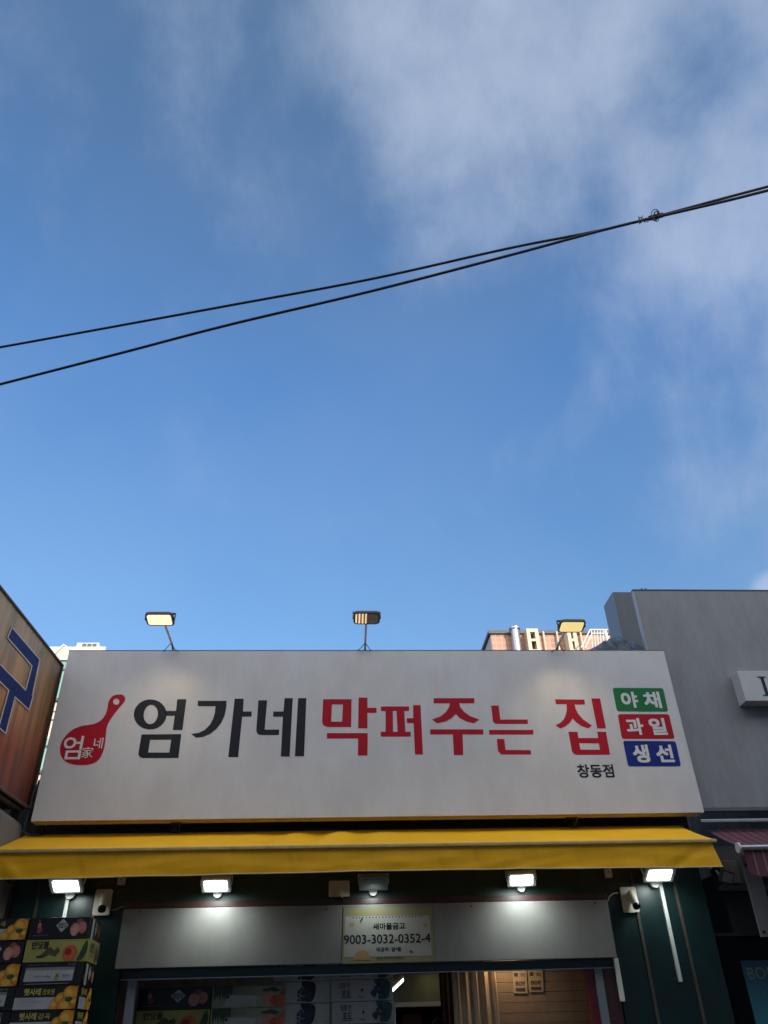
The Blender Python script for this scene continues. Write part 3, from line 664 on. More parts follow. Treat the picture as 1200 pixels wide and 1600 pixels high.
C_yel = mat('print_yellow', (0.75, 0.62, 0.15), .5); C_grey = mat('print_grey', (0.30, 0.29, 0.27), .5); C_grape = mat('print_grape', (0.05, 0.04, 0.12), .4, .4, 40); C_pale = mat('carton_pale', (0.50, 0.50, 0.38), .42, .3, 7, c2=(0.26, 0.33, 0.16))
C_dleaf = mat('print_vine', (0.04, 0.13, 0.10), .45, .4, 18); C_blue = mat('print_blue', (0.05, 0.10, 0.35), .5)
def carton(kind, W, D, Hh, seed=0):
    """one printed fruit carton; origin at its front left bottom corner"""
    r = random.Random(seed)
    b = MB()
    base = {'peach': C_black, 'bright': C_olive, 'table': C_black, 'persimmon': C_black, 'pale': C_pale, 'grape': C_white}[kind]
    b.box((0, 0, 0), (W, D, Hh - .002), base, .004)
    # lid joint and hand hole
    b.box((-.0015, -.0015, Hh - .012), (W + .0015, D + .0015, Hh - .003), base, .0015)
    lay = [0]
    def ft(u, v): return Vector((u * W, -.002 - lay[0] * .0006, v * Hh))
    def sd(u, v): return Vector((W + .002 + lay[0] * .0006, u * D, v * Hh))
    def P_(fn, pts, mt): b.poly([pts], fn, mt); lay[0] += 1
    def E_(fn, cx, cy, rx, ry, mt, n=20, rot=0): b.poly([ellipse(cx, cy, rx, ry, n, rot)], fn, mt); lay[0] += 1
    def T_(fn, s, x0, y0, x1, y1, mt, bo=.02): b.text(s, x0, y0, x1, y1, fn, mt, bo); lay[0] += 1
    asp = Hh / W; ad = Hh / D
    def peaches(fn, cx, a, s=1):
        E_(fn, cx + .03, .70, .058 * s, .22, C_pinkd); E_(fn, cx + .085, .50, .072 * s, .27, C_pink); E_(fn, cx - .035, .42, .075 * s, .29, C_pink2)
    def fruits(fn, x0, x1, mul=1.0):
        wd = x1 - x0
        top = [(x0, 0.02), (x1, 0.02), (x1, .97), (x0 + .86 * wd, .93), (x0 + .68 * wd, .84), (x0 + .42 * wd, .66), (x0 + .3 * wd, .5), (x0 + .1 * wd, .28)]
        P_(fn, top, C_orange)
        for cx, cy, rr in ((.22, .2, .24), (.42, .45, .24), (.74, .66, .30), (.62, .14, .33), (.95, .3, .2)):
            pts = [(min(x1, max(x0, px_)), min(.97, max(.02, py_))) for px_, py_ in ellipse(x0 + cx * wd, cy, rr * wd * .93, rr * 1.05, 24)]
            ring = [(min(x1, max(x0, px_)), min(.975, max(.015, py_))) for px_, py_ in ellipse(x0 + cx * wd, cy, rr * wd * 1.0, rr * 1.13, 24)]
            P_(fn, ring, C_orange3); P_(fn, pts, C_orange if int(cx * 100) % 2 else C_orange2)
            hi_ = [(min(x1, max(x0, px_)), min(.96, max(.03, py_))) for px_, py_ in ellipse(x0 + (cx - .05) * wd, cy + .1 * rr, rr * wd * .5, rr * .5, 16)]
            P_(fn, hi_, C_orange4)
        E_(fn, x0 + .72 * wd, .42, .15 * wd, .10, C_leaf, 16, -.12)
    if kind == 'peach':
        E_(ft, .16, .62, .028, .16, C_pink); E_(ft, .175, .42, .045, .14, C_pinkd); E_(ft, .15, .86, .01, .04, C_letw if False else C_grey)
        P_(ft, round_quad([(.44, .62), (.545, .30), (.65, .62), (.545, .92)], .05), C_white)
        T_(ft, '맛있다', .475, .48, .615, .74, C_ink, .03)
        peaches(ft, .80, asp)
        T_(ft, '아름다운 자연이 키운 과일', .08, .15, .33, .21, C_grey, 0)
        P_(sd, [(.18, 0.02), (.38, .02), (.38, .95), (.18, .95)], C_white)
        P_(sd, round_quad([(.46, .55), (.58, .22), (.70, .55), (.58, .9)], .05), C_white); T_(sd, '맛', .54, .45, .62, .68, C_ink, .03)
        E_(sd, .88, .45, .10, .28, C_pinkd)
    elif kind == 'bright':
        T_(ft, '반딧불', .10, .58, .37, .93, C_ink, .035)
        P_(ft, [(.22, .22), (.30, .42), (.36, .60), (.40, .68), (.46, .52), (.52, .66), (.56, .45), (.50, .26), (.40, .34), (.30, .20)], mat('print_mountain', (0.10, 0.10, 0.035), .5, .5, 60))
        E_(ft, .245, .25, .05, .05, C_ink, 10, .3)
        E_(ft, .72, .38, .115, .36, C_red, 26); E_(ft, .69, .44, .05, .16, mat('print_red_dark', (0.42, 0.02, 0.01), .4, .3, 20), 20)
        P_(ft, smooth_poly([(.84, .06), (.88, .40), (.93, .82), (.965, .92), (.985, .5), (.93, .12)], 4), C_leaf)
        T_(sd, '반딧', .12, .42, .48, .85, C_ink, .03); P_(sd, smooth_poly([(.62, .1), (.66, .6), (.72, .85), (.80, .4), (.74, .1)], 3), mat('print_rust', (0.25, 0.08, 0.02), .5, .3)); P_(sd, smooth_poly([(.86, .1), (.9, .6), (.95, .8), (.98, .3)], 3), C_leaf)
        T_(sd, '과일', .2, .2, .36, .35, C_ink, 0)
    elif kind == 'table':
        P_(ft, [(.07, .18), (.86, .20), (.87, .78), (.08, .78)], C_white); P_(ft, [(.07, .66), (.87, .66), (.87, .78), (.08, .78)], C_grey)
        for u in (.22, .36, .44, .5, .57, .67): P_(ft, [(u, .19), (u + .004, .19), (u + .006, .66), (u + .002, .66)], C_grey)
        T_(ft, '복숭아', .24, .34, .34, .46, C_ink, 0); T_(ft, '4.5kg', .38, .34, .5, .44, C_ink, 0); E_(ft, .61, .4, .035, .13, C_olive); T_(ft, '특', .595, .34, .625, .48, C_ink, .02)
        T_(ft, '충주시', .70, .34, .82, .48, C_blue, .02); T_(ft, '아름다운 자연이 키운 과일', .10, .86, .42, .91, C_grey, 0); T_(ft, '농협', .75, .84, .88, .94, C_grey, 0)
        P_(ft, [(.1, .06), (.82, .07), (.82, .10), (.1, .09)], C_grey)
        P_(sd, [(.18, 0.02), (.38, .02), (.38, .95), (.18, .95)], C_white); P_(sd, round_quad([(.46, .55), (.58, .22), (.70, .55), (.58, .9)], .05), C_white); E_(sd, .88, .45, .10, .28, C_pink); E_(sd, .08, .3, .05, .12, C_pinkd)
    elif kind == 'persimmon':
        P_(ft, [(.0, .03), (.70, .03), (.74, .52), (.0, .52)], C_white)
        T_(ft, '햇사레', .13, .60, .40, .90, C_yel, .03); T_(ft, ['장호원', '감곡'][seed % 2], .43, .62, .62, .86, C_yel, .01)
        for v, u1 in ((.42, .34), (.36, .5), (.30, .46), (.2, .36), (.14, .3)): T_(ft, '맛있는 복숭아는 햇살과 바람이 만듭니다'[:12 + int(u1 * 20)], .12, v, u1, v + .035, C_grey, 0)
        fruits(ft, .58, .995)
        P_(sd, [(0.0, .03), (.62, .03), (.6, .52), (.0, .52)], C_white); T_(sd, '햇사레', .08, .58, .58, .9, C_yel, .02)
        fruits(sd, .55, .98)
        for u in (.15, .3): P_(sd, [(u, .3), (u + .02, .3), (u + .02, .55), (u, .55)], C_ink)
    elif kind == 'pale':
        for i in range(7):
            u = .02 + i * .035; P_(ft, smooth_poly([(u, .98), (u + .05, .95), (u + .035, .55 + .1 * (i % 3)), (u + .015, .35 + .12 * (i % 2))], 3), C_leaf)
        P_(ft, [(.17, .08), (.60, .08), (.62, .55), (.22, .60)], C_white)
        T_(ft, '명품과일', .27, .66, .48, .86, C_grey, .02); E_(ft, .22, .5, .02, .07, C_ink)
        P_(ft, [(.86, .03), (.995, .03), (.995, .95), (.93, .6)], C_red); E_(ft, .80, .38, .10, .32, C_pink2, 22); E_(ft, .87, .30, .08, .24, C_red, 20)
        for a in (.3, 1.2, 2.6): E_(ft, .80 + .07 * math.cos(a), .72 + .12 * math.sin(a), .06, .06, C_leaf, 10, a)
        T_(ft, '신선한 과일', .36, .12, .56, .2, C_grey, 0)
    elif kind == 'grape':
        if seed % 2:
            P_(ft, [(.0, .02), (.3, .02), (.42, .98), (0, .98)], C_white)
            gx = .55; T_(ft, '포도', .05, .3, .2, .8, C_ink, .02)
        else:
            gx = .76; T_(ft, '일품 한', .14, .60, .31, .85, C_ink, .01); T_(ft, '포도', .17, .22, .32, .50, C_ink, .03); P_(ft, [(.16, .14), (.33, .14), (.33, .17), (.16, .17)], C_ink)
            T_(ft, '경북영천농협', .40, .76, .54, .84, C_grey, 0); T_(ft, '5kg', .44, .12, .52, .24, C_ink, .01); E_(ft, .5, .5, .02, .07, C_ink)
        P_(ft, smooth_poly([(gx - .06, .96), (gx + .12, .97), (gx + .2, .8), (gx + .18, .3), (gx + .13, .06), (gx, .1), (gx + .02, .5)], 3), C_dleaf if seed % 2 == 0 else C_ink)
        for i in range(34):
            a = r.random(); u = gx - .10 + .22 * r.random(); v = .12 + .66 * r.random() * (1 - abs(u - gx) * 3)
            b.poly([ellipse(u, v, .022, .075, 9)], lambda x, z, k=i: Vector((x * W, -.002 - (lay[0] + 1 + k * .15) * .0006, z * Hh)), C_grape)
        lay[0] += 7
        T_(ft, '농협', .88, .12, .95, .2, C_grey, 0)
    return b.build('fruit_carton')
C_letw = C_white
G1 = 'fruit cartons stacked outside the shop'
G2 = 'fruit cartons stacked inside the shop window'
def place(kind, x, y, z, W, D, Hh, label, group, seed=0, rz=0.0, cache={}):
    key = (kind, W, D, Hh, seed)
    if key in cache: o = cache[key].copy(); col.objects.link(o)
    else: o = carton(kind, W, D, Hh, seed); cache[key] = o
    o.location = (x, y, z); o.rotation_euler = (0, 0, rz); return tag(o, label, 'carton', group)
BX, BY, BH, BW, BD = -2.577, 7.5, .1665, .495, .335
top = at(95, 1433, Y=BY).z
names = [('peach', 0, 'black peach carton on top of the right outdoor stack'), ('bright', 0, 'yellow green carton with a red peach, second from the top of the outdoor stack'), ('table', 0, 'black carton with a white table label, third from the top of the outdoor stack'),
         ('persimmon', 0, 'black carton with white band and orange fruit, directly below the table label carton'), ('persimmon', 1, 'lowest carton in view of the right outdoor stack, with orange fruit')]
for i, (kd, sd_, lb) in enumerate(names):
    place(kd, BX + rnd.uniform(-.008, .008), BY + rnd.uniform(-.012, .006), top - BH * (i + 1), BW + (.025 if kd == 'bright' else 0), BD, BH, lb, G1, sd_, rnd.uniform(-.006, .006))
names = [('persimmon', 1, 'orange fruit carton on top of the outdoor stack cut by the left picture edge'), ('peach', 0, 'black peach carton second in the stack at the left picture edge'), ('persimmon', 1, 'orange fruit carton third in the stack at the left picture edge'),
         ('table', 0, 'black carton with a white label, fourth in the stack at the left picture edge'), ('table', 0, 'black label carton at the bottom left corner of the picture')]
for i, (kd, sd_, lb) in enumerate(names):
    place(kd, BX - BW - .008 + rnd.uniform(-.006, .006), BY + rnd.uniform(-.006, .006), top - BH * (i + 1) - .001, BW, BD, BH, lb, G1, sd_, rnd.uniform(-.006, .006))
st = thing('display_stand', (BX, BY + .17, .13), 'steel shelf stand carrying the outdoor fruit cartons', 'stand')
zt = top - BH * 5 - .003
MB().box((BX - BW - .05, BY - .01, zt - .03), (BX + BW + .02, BY + BD + .02, zt), M_grey_frame, .004).build('shelf', st)
for x in (BX - BW - .03, BX + BW - .01):
    for y in (BY + .02, BY + BD - .02): MB().box((x - .015, y - .015, .13), (x + .015, y + .015, zt - .032), M_grey_frame).build('leg', st)
# inside
YI = 8.78
def inbox(kind, q, label, seed=0, D=.36):
    a = at(q[0], q[3], Y=YI); c = at(q[2], q[3], Y=YI); t_ = at(q[0], q[1], Y=YI)
    return a.x, c.x - a.x, a.z, t_.z - a.z
ztop = at(270, 1543, Y=YI).z; zs = .181
xa = at(216, 1560, Y=YI).x; xb = at(331, 1560, Y=YI).x; xc = at(447, 1560, Y=YI).x; xd = at(517, 1550, Y=YI).x; xe = at(614, 1550, Y=YI).x
for i, (kd, lb) in enumerate((('peach', 'black peach carton on top of the leftmost stack inside the shop'), ('bright', 'yellow green carton below the black one inside the shop'))):
    place(kd, xa, YI, ztop - zs * (i + 1), xb - xa - .008, .36, zs, lb, G2, 0)
z2t = at(390, 1540, Y=YI).z
for i, lb in enumerate(('pale carton with red fruit print, upper one inside the shop', 'pale carton with red fruit print, lower one inside the shop')):
    place('pale', xb, YI, z2t - zs * (i + 1), xc - xb - .008, .36, zs, lb, G2, 0)
z3t = at(560, 1530, Y=YI + .02).z + zs
for i, lb in enumerate(('grape carton on top of the stack beside the pale fruit cartons', 'second grape carton of the stack beside the pale fruit cartons', 'third grape carton of the stack beside the pale fruit cartons', 'lowest grape carton of the stack beside the pale fruit cartons')):
    place('grape', xd - .56, YI + .02 + (.01 * i), z3t - zs * (i + 1) - .004, .55, .36, zs - .002, lb, G2, 1)
for i, lb in enumerate(('grape carton on top of the stack nearest the back doorway', 'second grape carton of the stack nearest the back doorway', 'third grape carton of the stack nearest the back doorway', 'lowest grape carton of the stack nearest the back doorway')):
    place('grape', xd + (0.012 if i in (2,) else 0), YI + .02, z3t - zs * (i + 1), xe - xd, .36, zs - .002, lb, G2, 0)
st = thing('display_table', (-.9, YI + .2, .132), 'low table inside carrying the indoor fruit cartons', 'table')
zt1 = ztop - zs * 2 - .003
MB().box((xa - .02, YI, z3t - zs * 4 - .04), (xe + .02, YI + .42, z3t - zs * 4 - .006), M_wood).build('table_top', st)
for dx in (xa, xe): MB().box((dx - .02, YI + .03, .133), (dx + .02, YI + .39, z3t - zs * 4 - .042), M_wood).build('leg', st)
b = MB(); zt2 = z3t - zs * 4 - .0055
b.box((xa, YI + .01, zt2), (xc - .008 if False else xd - .57, YI + .35, min(zt1, z2t - zs * 2 - .003)), C_card); tag(b.build('carton_base', loc=(xa, YI, zt2)), 'plain brown carton under the indoor stacks', 'carton')

# ------------------------------------------------------------------ left neighbour
XLB = -3.035
nb = thing('neighbour_shop', (-5, 8.4, 0), 'low grey neighbouring shop at the left edge of the picture', 'shop')
MB().box((-9, 8.45, 0), (-3.13, 14, 3.05), M_wallgrey).build('wall', nb)
MB().box((-9, 8.1, 0), (-3.16, 8.447, 3.0), M_wallgrey, .01).build('pillar', nb)
MB().box((-9.1, 8.43, 3.052), (-3.12, 14, 3.12), M_roof).build('roof', nb)
cn = thing('canopy_box', (-4, 7.6, 3.0), 'rounded grey canopy housing below the orange sign', 'canopy')
zc0, zc1 = at(20, 1316, X=-3.06).z, at(10, 1266, X=-3.06).z
bb = bmesh.new(); bmesh.ops.create_cube(bb, size=1)
y0_, y1_ = 5.6, at(38, 1298, X=-3.06).y
for v in bb.verts: v.co = Vector((-4.6 + v.co.x * 3.08, (y0_ + y1_) / 2 + v.co.y * (y1_ - y0_), 3.30 + v.co.z * .42))
bmesh.ops.bevel(bb, geom=bb.edges[:], offset=.09, segments=6, affect='EDGES', profile=.5)
MB().bm(bb, M_wallgrey, True).build('housing', cn)
MB().tube([(-3.2, y1_ - .1, 3.3), (-3.2, 8.46, 3.02)], .03, M_black, 8).build('bracket', cn)

MB().box((-4.6, 8.46, 3.124), (-3.00, 8.5, 3.78), M_black).build('parapet', nb)  # added black sheet, darkens the bright gap under the orange sign
ob = thing('orange_sign_box', (-4, 8.1, 3.6), 'large orange brown sign box with a blue Korean letter at the left edge', 'sign')
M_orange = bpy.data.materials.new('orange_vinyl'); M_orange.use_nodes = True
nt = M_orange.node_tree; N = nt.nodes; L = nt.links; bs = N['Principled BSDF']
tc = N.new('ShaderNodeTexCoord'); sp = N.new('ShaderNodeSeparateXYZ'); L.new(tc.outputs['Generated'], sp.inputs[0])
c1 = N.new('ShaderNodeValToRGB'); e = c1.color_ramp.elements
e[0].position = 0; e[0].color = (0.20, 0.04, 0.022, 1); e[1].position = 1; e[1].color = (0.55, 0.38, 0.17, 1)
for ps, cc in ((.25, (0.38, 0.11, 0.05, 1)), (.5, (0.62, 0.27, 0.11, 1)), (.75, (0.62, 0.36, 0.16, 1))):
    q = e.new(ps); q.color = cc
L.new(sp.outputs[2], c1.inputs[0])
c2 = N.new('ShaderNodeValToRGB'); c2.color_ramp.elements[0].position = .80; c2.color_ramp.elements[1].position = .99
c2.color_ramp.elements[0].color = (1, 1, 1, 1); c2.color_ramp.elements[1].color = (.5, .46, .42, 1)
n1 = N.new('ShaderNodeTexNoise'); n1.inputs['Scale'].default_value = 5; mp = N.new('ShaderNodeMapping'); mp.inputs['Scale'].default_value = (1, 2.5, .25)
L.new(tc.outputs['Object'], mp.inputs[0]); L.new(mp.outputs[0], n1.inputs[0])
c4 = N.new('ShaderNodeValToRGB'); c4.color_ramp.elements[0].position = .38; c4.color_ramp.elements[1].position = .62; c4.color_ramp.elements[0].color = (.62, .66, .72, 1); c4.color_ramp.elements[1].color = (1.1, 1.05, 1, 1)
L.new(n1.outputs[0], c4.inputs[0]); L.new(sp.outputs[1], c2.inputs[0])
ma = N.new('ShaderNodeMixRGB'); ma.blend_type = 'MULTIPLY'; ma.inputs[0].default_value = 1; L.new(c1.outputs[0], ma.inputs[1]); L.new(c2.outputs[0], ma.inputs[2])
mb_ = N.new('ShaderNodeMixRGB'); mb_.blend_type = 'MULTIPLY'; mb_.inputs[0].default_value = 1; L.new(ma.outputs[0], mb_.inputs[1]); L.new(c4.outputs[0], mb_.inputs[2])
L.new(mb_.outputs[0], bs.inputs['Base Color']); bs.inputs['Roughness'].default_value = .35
ytop = at(97, 1040, X=XLB).y; obz0 = at(43, 1262, X=XLB).z; obz1 = at(97, 1040, X=XLB).z
# the side leans a little away from the street line, as the photo's top edge does
pA = at(97, 1040, X=XLB); pB = at(0, 918, Z=pA.z)
dirn = (pA - pB); dirn.z = 0; dirn.normalize(); nrm = Vector((dirn.y, -dirn.x, 0))      # towards +x
Lb = 4.2
def orth(s, z, d=0): return Vector((pA.x, pA.y, z)) - dirn * s + nrm * d
b = MB(); th = .45
v = [orth(0, obz0), orth(Lb, obz0), orth(Lb, obz1), orth(0, obz1)]; v2 = [p - nrm * th for p in v]
b.add(v + v2, [(0, 1, 2, 3), (7, 6, 5, 4), (0, 4, 5, 1), (1, 5, 6, 2), (2, 6, 7, 3), (3, 7, 4, 0)], M_orange); b.build('face', ob)
b = MB()
for z in (obz0, obz1):
    b.tube([orth(-.01, z, .004), orth(Lb, z, .004)], .016, mat('sign_edge', (0.10, 0.08, 0.07), .4, .2), 6)
b.tube([orth(0, obz0, .004), orth(0, obz1, .004)], .014, MATS['sign_edge'], 6)
b.build('edge_trim', ob)
def OF(d):
    def fn(px, py):
        r_ = MW @ Vector((px - 600, 800 - py, -F)); p0 = orth(0, 0, d); t = (p0 - CAM).dot(nrm) / r_.dot(nrm); return CAM + r_ * t
    return fn
shape = z4([(75, 320), (250, 522), (203, 745), (207, 752), (182, 838), (95, 757), (36, 985), (-8, 945), (55, 715), (-60, 600), (-60, 490), (160, 712), (200, 562), (48, 385)])
b = MB()
M_navy = mat('letter_blue', (0.012, 0.04, 0.19), .5, .2, 6, spec=.2, c2=(0.008, 0.018, 0.10)); M_wl = mat('letter_outline', (0.62, 0.58, 0.52), .45)
b.poly([shape], OF(.006), M_navy); f8 = OF(.009)
for i in range(len(shape)):
    a = Vector(shape[i]); c = Vector(shape[(i + 1) % len(shape)]); d = (c - a).normalized() * 1.0; n_ = Vector((-d.y, d.x)) * 1.0
    b.poly([[tuple(a - d - n_), tuple(c + d - n_), tuple(c + d + n_), tuple(a - d + n_)]], f8, M_wl)
b.build('letter', ob)
b = MB()
b.box(Vector((-3.16, 8.0, 3.16)), Vector((-3.10, 8.06, obz0 - .002)), M_black)
b.tube([orth(.1, obz0 - .03, -.05), orth(1.6, obz0 - .04, -.05)], .03, M_black, 6)
b.tube([(-3.08, 8.2, 3.2), (-3.02, 8.2, obz0 + .3)], .02, M_dark_alu, 6)
b.tube([(-3.08, 8.12, 3.42), (-2.98, 8.16, 3.38), (-2.90, 8.18, 3.40)], .012, M_dark_alu, 6)
b.build('support', ob)

# ------------------------------------------------------------------ right neighbour : grey panel front
rb = thing('grey_building', (6.5, 8.2, 0), 'grey panelled building front right of the shop sign', 'building')
RY = 8.165; RX = at(991, 923, Y=RY).x; RZ1 = at(1100, 923, Y=RY).z; RZ0 = at(1150, 1262, Y=RY).z
MB().box((RX, RY, RZ0), (12, RY + .05, RZ1), M_graypanel, .004).build('front_panel', rb)
MB().box((RX - .018, RY + .004, RZ0), (RX - .001, RY + .06, RZ1 - .002), M_graylit).build('edge_trim', rb)
MB().box((RX - .02, RY - .006, RZ1 + .001), (12, RY + .06, RZ1 + .014), mat('cap_trim', (0.07, 0.085, 0.11), .4)).build('top_trim', rb)
MB().box((RX + .1, RY - .004, RZ0 - .03), (12, RY + .06, RZ0 - .002), mat('panel_dark_trim', (0.10, 0.11, 0.12), .5)).build('bottom_trim', rb)  # darker grey strip along the panel bottom
MB().box((3.98, 8.5, 0), (12, 14, 3.0), mat('dark_wall', (0.010, 0.012, 0.016), .5, .2, 4)).build('lower_wall', rb)
MB().box((RX + 1.25, 8.5, 3.004), (12, 14, RZ1 - .3), M_wallgrey).build('body', rb)
pc = at(958, 925, Y=9.5); pe = at(943, 940, X=pc.x)
MB().box((pc.x, 9.5, 4.9), (RX + 1.2, 9.5 + max(.35, pe.y - 9.5), pc.z), M_graydark, .003).build('parapet_box', rb)
MB().box((pc.x - .012, 9.505, 4.9), (pc.x - .001, 9.5 + max(.35, pe.y - 9.5) - .004, pc.z - .004), mat('bluish_side', (0.15, 0.18, 0.21), .45, .1), .0).build('parapet_side', rb)
b = MB()
for px in (1003, 1009): p = at(px, 922, Y=RY + .02); b.tube([p, p + Vector((0, 0, .02))], .012, M_black, 6)
b.build('bolt', rb)
# L sign
ls = thing('white_projecting_sign', at(1165, 1098, Y=8.0), 'white box sign with a black serif letter on the grey panel', 'sign')
xl = (at(1152, 1048, Y=7.99).x + at(1165, 1094, Y=7.99).x) / 2; zt_ = at(1152, 1048, Y=7.99).z; zb_ = at(1165, 1095, Y=7.99).z
MB().box((xl, 7.99, zb_), (xl + 2.2, RY - .002, zt_), mat('box_white', (0.50, 0.52, 0.53), .4, .06, 5, dirt=.1), .003).build('box', ls)
b = MB(); X0 = at(1188, 1072, Y=7.985).x; zz0 = at(1190, 1087, Y=7.985).z; zz1 = at(1190, 1057, Y=7.985).z; hh = zz1 - zz0
def serifL(x, z): return Vector((X0 + x * hh, 7.986, zz0 + z * hh))
b.poly([[(0, 0), (.78, 0), (.82, .3), (.76, .3), (.68, .07), (.30, .07), (.30, .94), (.42, .94), (.42, 1), (0, 1), (0, .94), (.14, .94), (.14, .06), (0, .06)]], serifL, M_ink)
b.build('letter', ls)
# rail, maroon awning
rl = at(1093, 1281, Y=8.1); b = MB().box((rl.x, 8.08, rl.z - .03), (12, 8.13, rl.z), M_silver, .004); tag(b.build('rail', loc=rl), 'thin silver rail above the maroon striped awning', 'rail')
M_maroon = bpy.data.materials.new('maroon_stripes'); M_maroon.use_nodes = True
nt = M_maroon.node_tree; N = nt.nodes; L = nt.links; bs = N['Principled BSDF']; tc = N.new('ShaderNodeTexCoord'); sp = N.new('ShaderNodeSeparateXYZ'); L.new(tc.outputs['Object'], sp.inputs[0])
mu = N.new('ShaderNodeMath'); mu.operation = 'MULTIPLY'; mu.inputs[1].default_value = 10.5; L.new(sp.outputs[0], mu.inputs[0]); fr = N.new('ShaderNodeMath'); fr.operation = 'FRACT'; L.new(mu.outputs[0], fr.inputs[0])
cr = N.new('ShaderNodeValToRGB'); cr.color_ramp.interpolation = 'LINEAR'; cr.color_ramp.elements[0].position = .88; cr.color_ramp.elements[0].color = (0.085, 0.022, 0.034, 1); cr.color_ramp.elements[1].position = .93; cr.color_ramp.elements[1].color = (0.22, 0.15, 0.16, 1)
L.new(fr.outputs[0], cr.inputs[0]); L.new(cr.outputs[0], bs.inputs['Base Color']); bs.inputs['Roughness'].default_value = .75
mw = thing('maroon_awning', (5.0, 8.2, 3.3), 'maroon awning with thin pale stripes at the right edge', 'awning')
a0 = at(1104, 1297, Y=8.2); f0 = at(1157, 1322, X=a0.x + .02)
MY, MZ = f0.y, f0.z
cloth('canopy', (a0.x, 8.2, a0.z), (a0.x + 3.5, 8.2, a0.z), (a0.x, MY, MZ), (a0.x + 3.5, MY, MZ), 60, 6, lambda u, v, p: Vector((0, 0, -.012 * math.sin(math.pi * v))), M_maroon, mw)
MB().tube([(a0.x + .0, MY - .01, MZ - .015), (a0.x + 3.5, MY - .01, MZ - .015)], .024, M_silver, 14).build('front_bar', mw)
MB().tube([(a0.x - .02, MY - .01, MZ - .015), (a0.x - .0, MY - .01, MZ - .015)], .047, M_white_plastic, 20).build('end_cap', mw)
hb = at(1180, 1366, Y=MY).z
def d_scal(u, v, p):
    return Vector((0, .006 * math.sin(p.x * 20) * v, -v * .05 * abs(math.sin((p.x - a0.x) * 8.0)) + (.0)))
cloth('valance', (a0.x + .04, MY, MZ - .03), (a0.x + 3.5, MY, MZ - .03), (a0.x + .04, MY + .01, hb + .03), (a0.x + 3.5, MY + .01, hb + .03), 160, 4, d_scal, M_maroon, mw)
# plank
pk0 = at(1156, 1342, Y=8.25); pk1 = at(1190, 1464, Y=8.25); px_ = (pk0.x + pk1.x) / 2
b = MB().box((px_, 8.24, pk1.z), (px_ + .17, 8.265, pk0.z + .03), mat('plank_grey', (0.30, 0.29, 0.31), .6, .12, 6, dirt=.2), .003)
for z in (pk0.z - .06, pk1.z + .04): b.tube([(px_ + .035, 8.232, z), (px_ + .035, 8.245, z)], .014, M_black, 10)
tag(b.build('signboard_plank', loc=(px_, 8.25, pk1.z)), 'pale grey vertical plank with black bolts under the maroon awning', 'plank')
# plate with unlit floodlight
b = MB(); fy = 8.45
c0 = at(1122, 1345, Y=fy); c1_ = at(1172, 1382, Y=fy)
b.box((c0.x, fy, c1_.z), (c1_.x + .15, fy + .049, c0.z + .14), mat('plate_beige', (0.13, 0.125, 0.125), .5, .1, 5), .004)
b.box((c0.x + .03, fy - .03, c1_.z + .01), (c0.x + .18, fy - .001, c0.z), mat('box_beige', (0.24, 0.22, 0.18), .5, .1, 5), .006)
b.box((c0.x - .06, fy - .05, c1_.z - .05), (c1_.x + .2, fy + .04, c1_.z - .012), M_graydark, .003)
tag(b.build('mounting_plate', loc=(c0.x, fy, c1_.z)), 'grey mounting plate and ledge behind the unlit round-joint floodlight', 'plate')
t = thing('wall_floodlight', at(1118, 1360, Y=8.42), 'unlit grey floodlight with black wire at the right, beside the maroon awning', 'floodlight')
c = at(1117, 1361, Y=8.40)
MB().tube([c + Vector((0, .02, 0)), c + Vector((0, -.03, 0))], .045, M_gloss_black, 18).build('mount', t)
hd = at(1137, 1371, Y=8.3)
MB().tube([c + Vector((0, -.02, 0)), hd + Vector((-.06, .03, .02))], .012, M_alu, 8).build('arm', t)
Mh = head_matrix(hd, (.25, -.8, -.35), R(20))
MB().rslab(.15, .12, 0, .04, .012, M_dark_alu, Mh, 3).build('housing', t)
MB().rslab(.12, .09, -.004, -.0005, .008, mat('grey_lens', (0.30, 0.30, 0.27), .3, .2, 40), Mh, 3).build('lens', t)
MB().tube([c + Vector((.01, -.03, -.04)), c + Vector((-.01, -.05, -.12)), c + Vector((.04, -.05, -.17)), c + Vector((.09, -.04, -.12)), hd + Vector((-.02, .04, -.05))], .005, M_rubber, 6).build('wire', t)
# window with teal poster
wn = thing('shop_window', (5.3, 8.49, 1), 'dark shop window of the right neighbour behind the teal poster', 'window')
w0 = at(1120, 1464, Y=8.49)
MB().box((w0.x, 8.485, .3), (w0.x + 3, 8.497, w0.z), mat('dark_glass', (0.003, 0.003, 0.005), .3, .1, spec=.1)).build('pane', wn)
MB().box((w0.x - .03, 8.46, w0.z + .002), (w0.x + 3, 8.497, w0.z + .03), M_black).build('frame', wn)
M_teal = bpy.data.materials.new('teal_poster'); M_teal.use_nodes = True; nt = M_teal.node_tree; N = nt.nodes; L = nt.links; bs = N['Principled BSDF']
tc = N.new('ShaderNodeTexCoord'); sp = N.new('ShaderNodeSeparateXYZ'); L.new(tc.outputs['Object'], sp.inputs[0]); mr = N.new('ShaderNodeMapRange'); mr.inputs['From Min'].default_value = -.75; mr.inputs['From Max'].default_value = 0
L.new(sp.outputs[2], mr.inputs[0]); cr = N.new('ShaderNodeValToRGB'); cr.color_ramp.elements[0].color = (0.012, 0.17, 0.22, 1); cr.color_ramp.elements[1].color = (0.006, 0.022, 0.06, 1); L.new(mr.outputs[0], cr.inputs[0]); L.new(cr.outputs[0], bs.inputs['Base Color'])
p0 = at(1157, 1501, Y=8.47)
po = thing('teal_poster', (p0.x, 8.47, p0.z), 'teal poster with pale capital letters in the dark window at the right edge', 'poster')
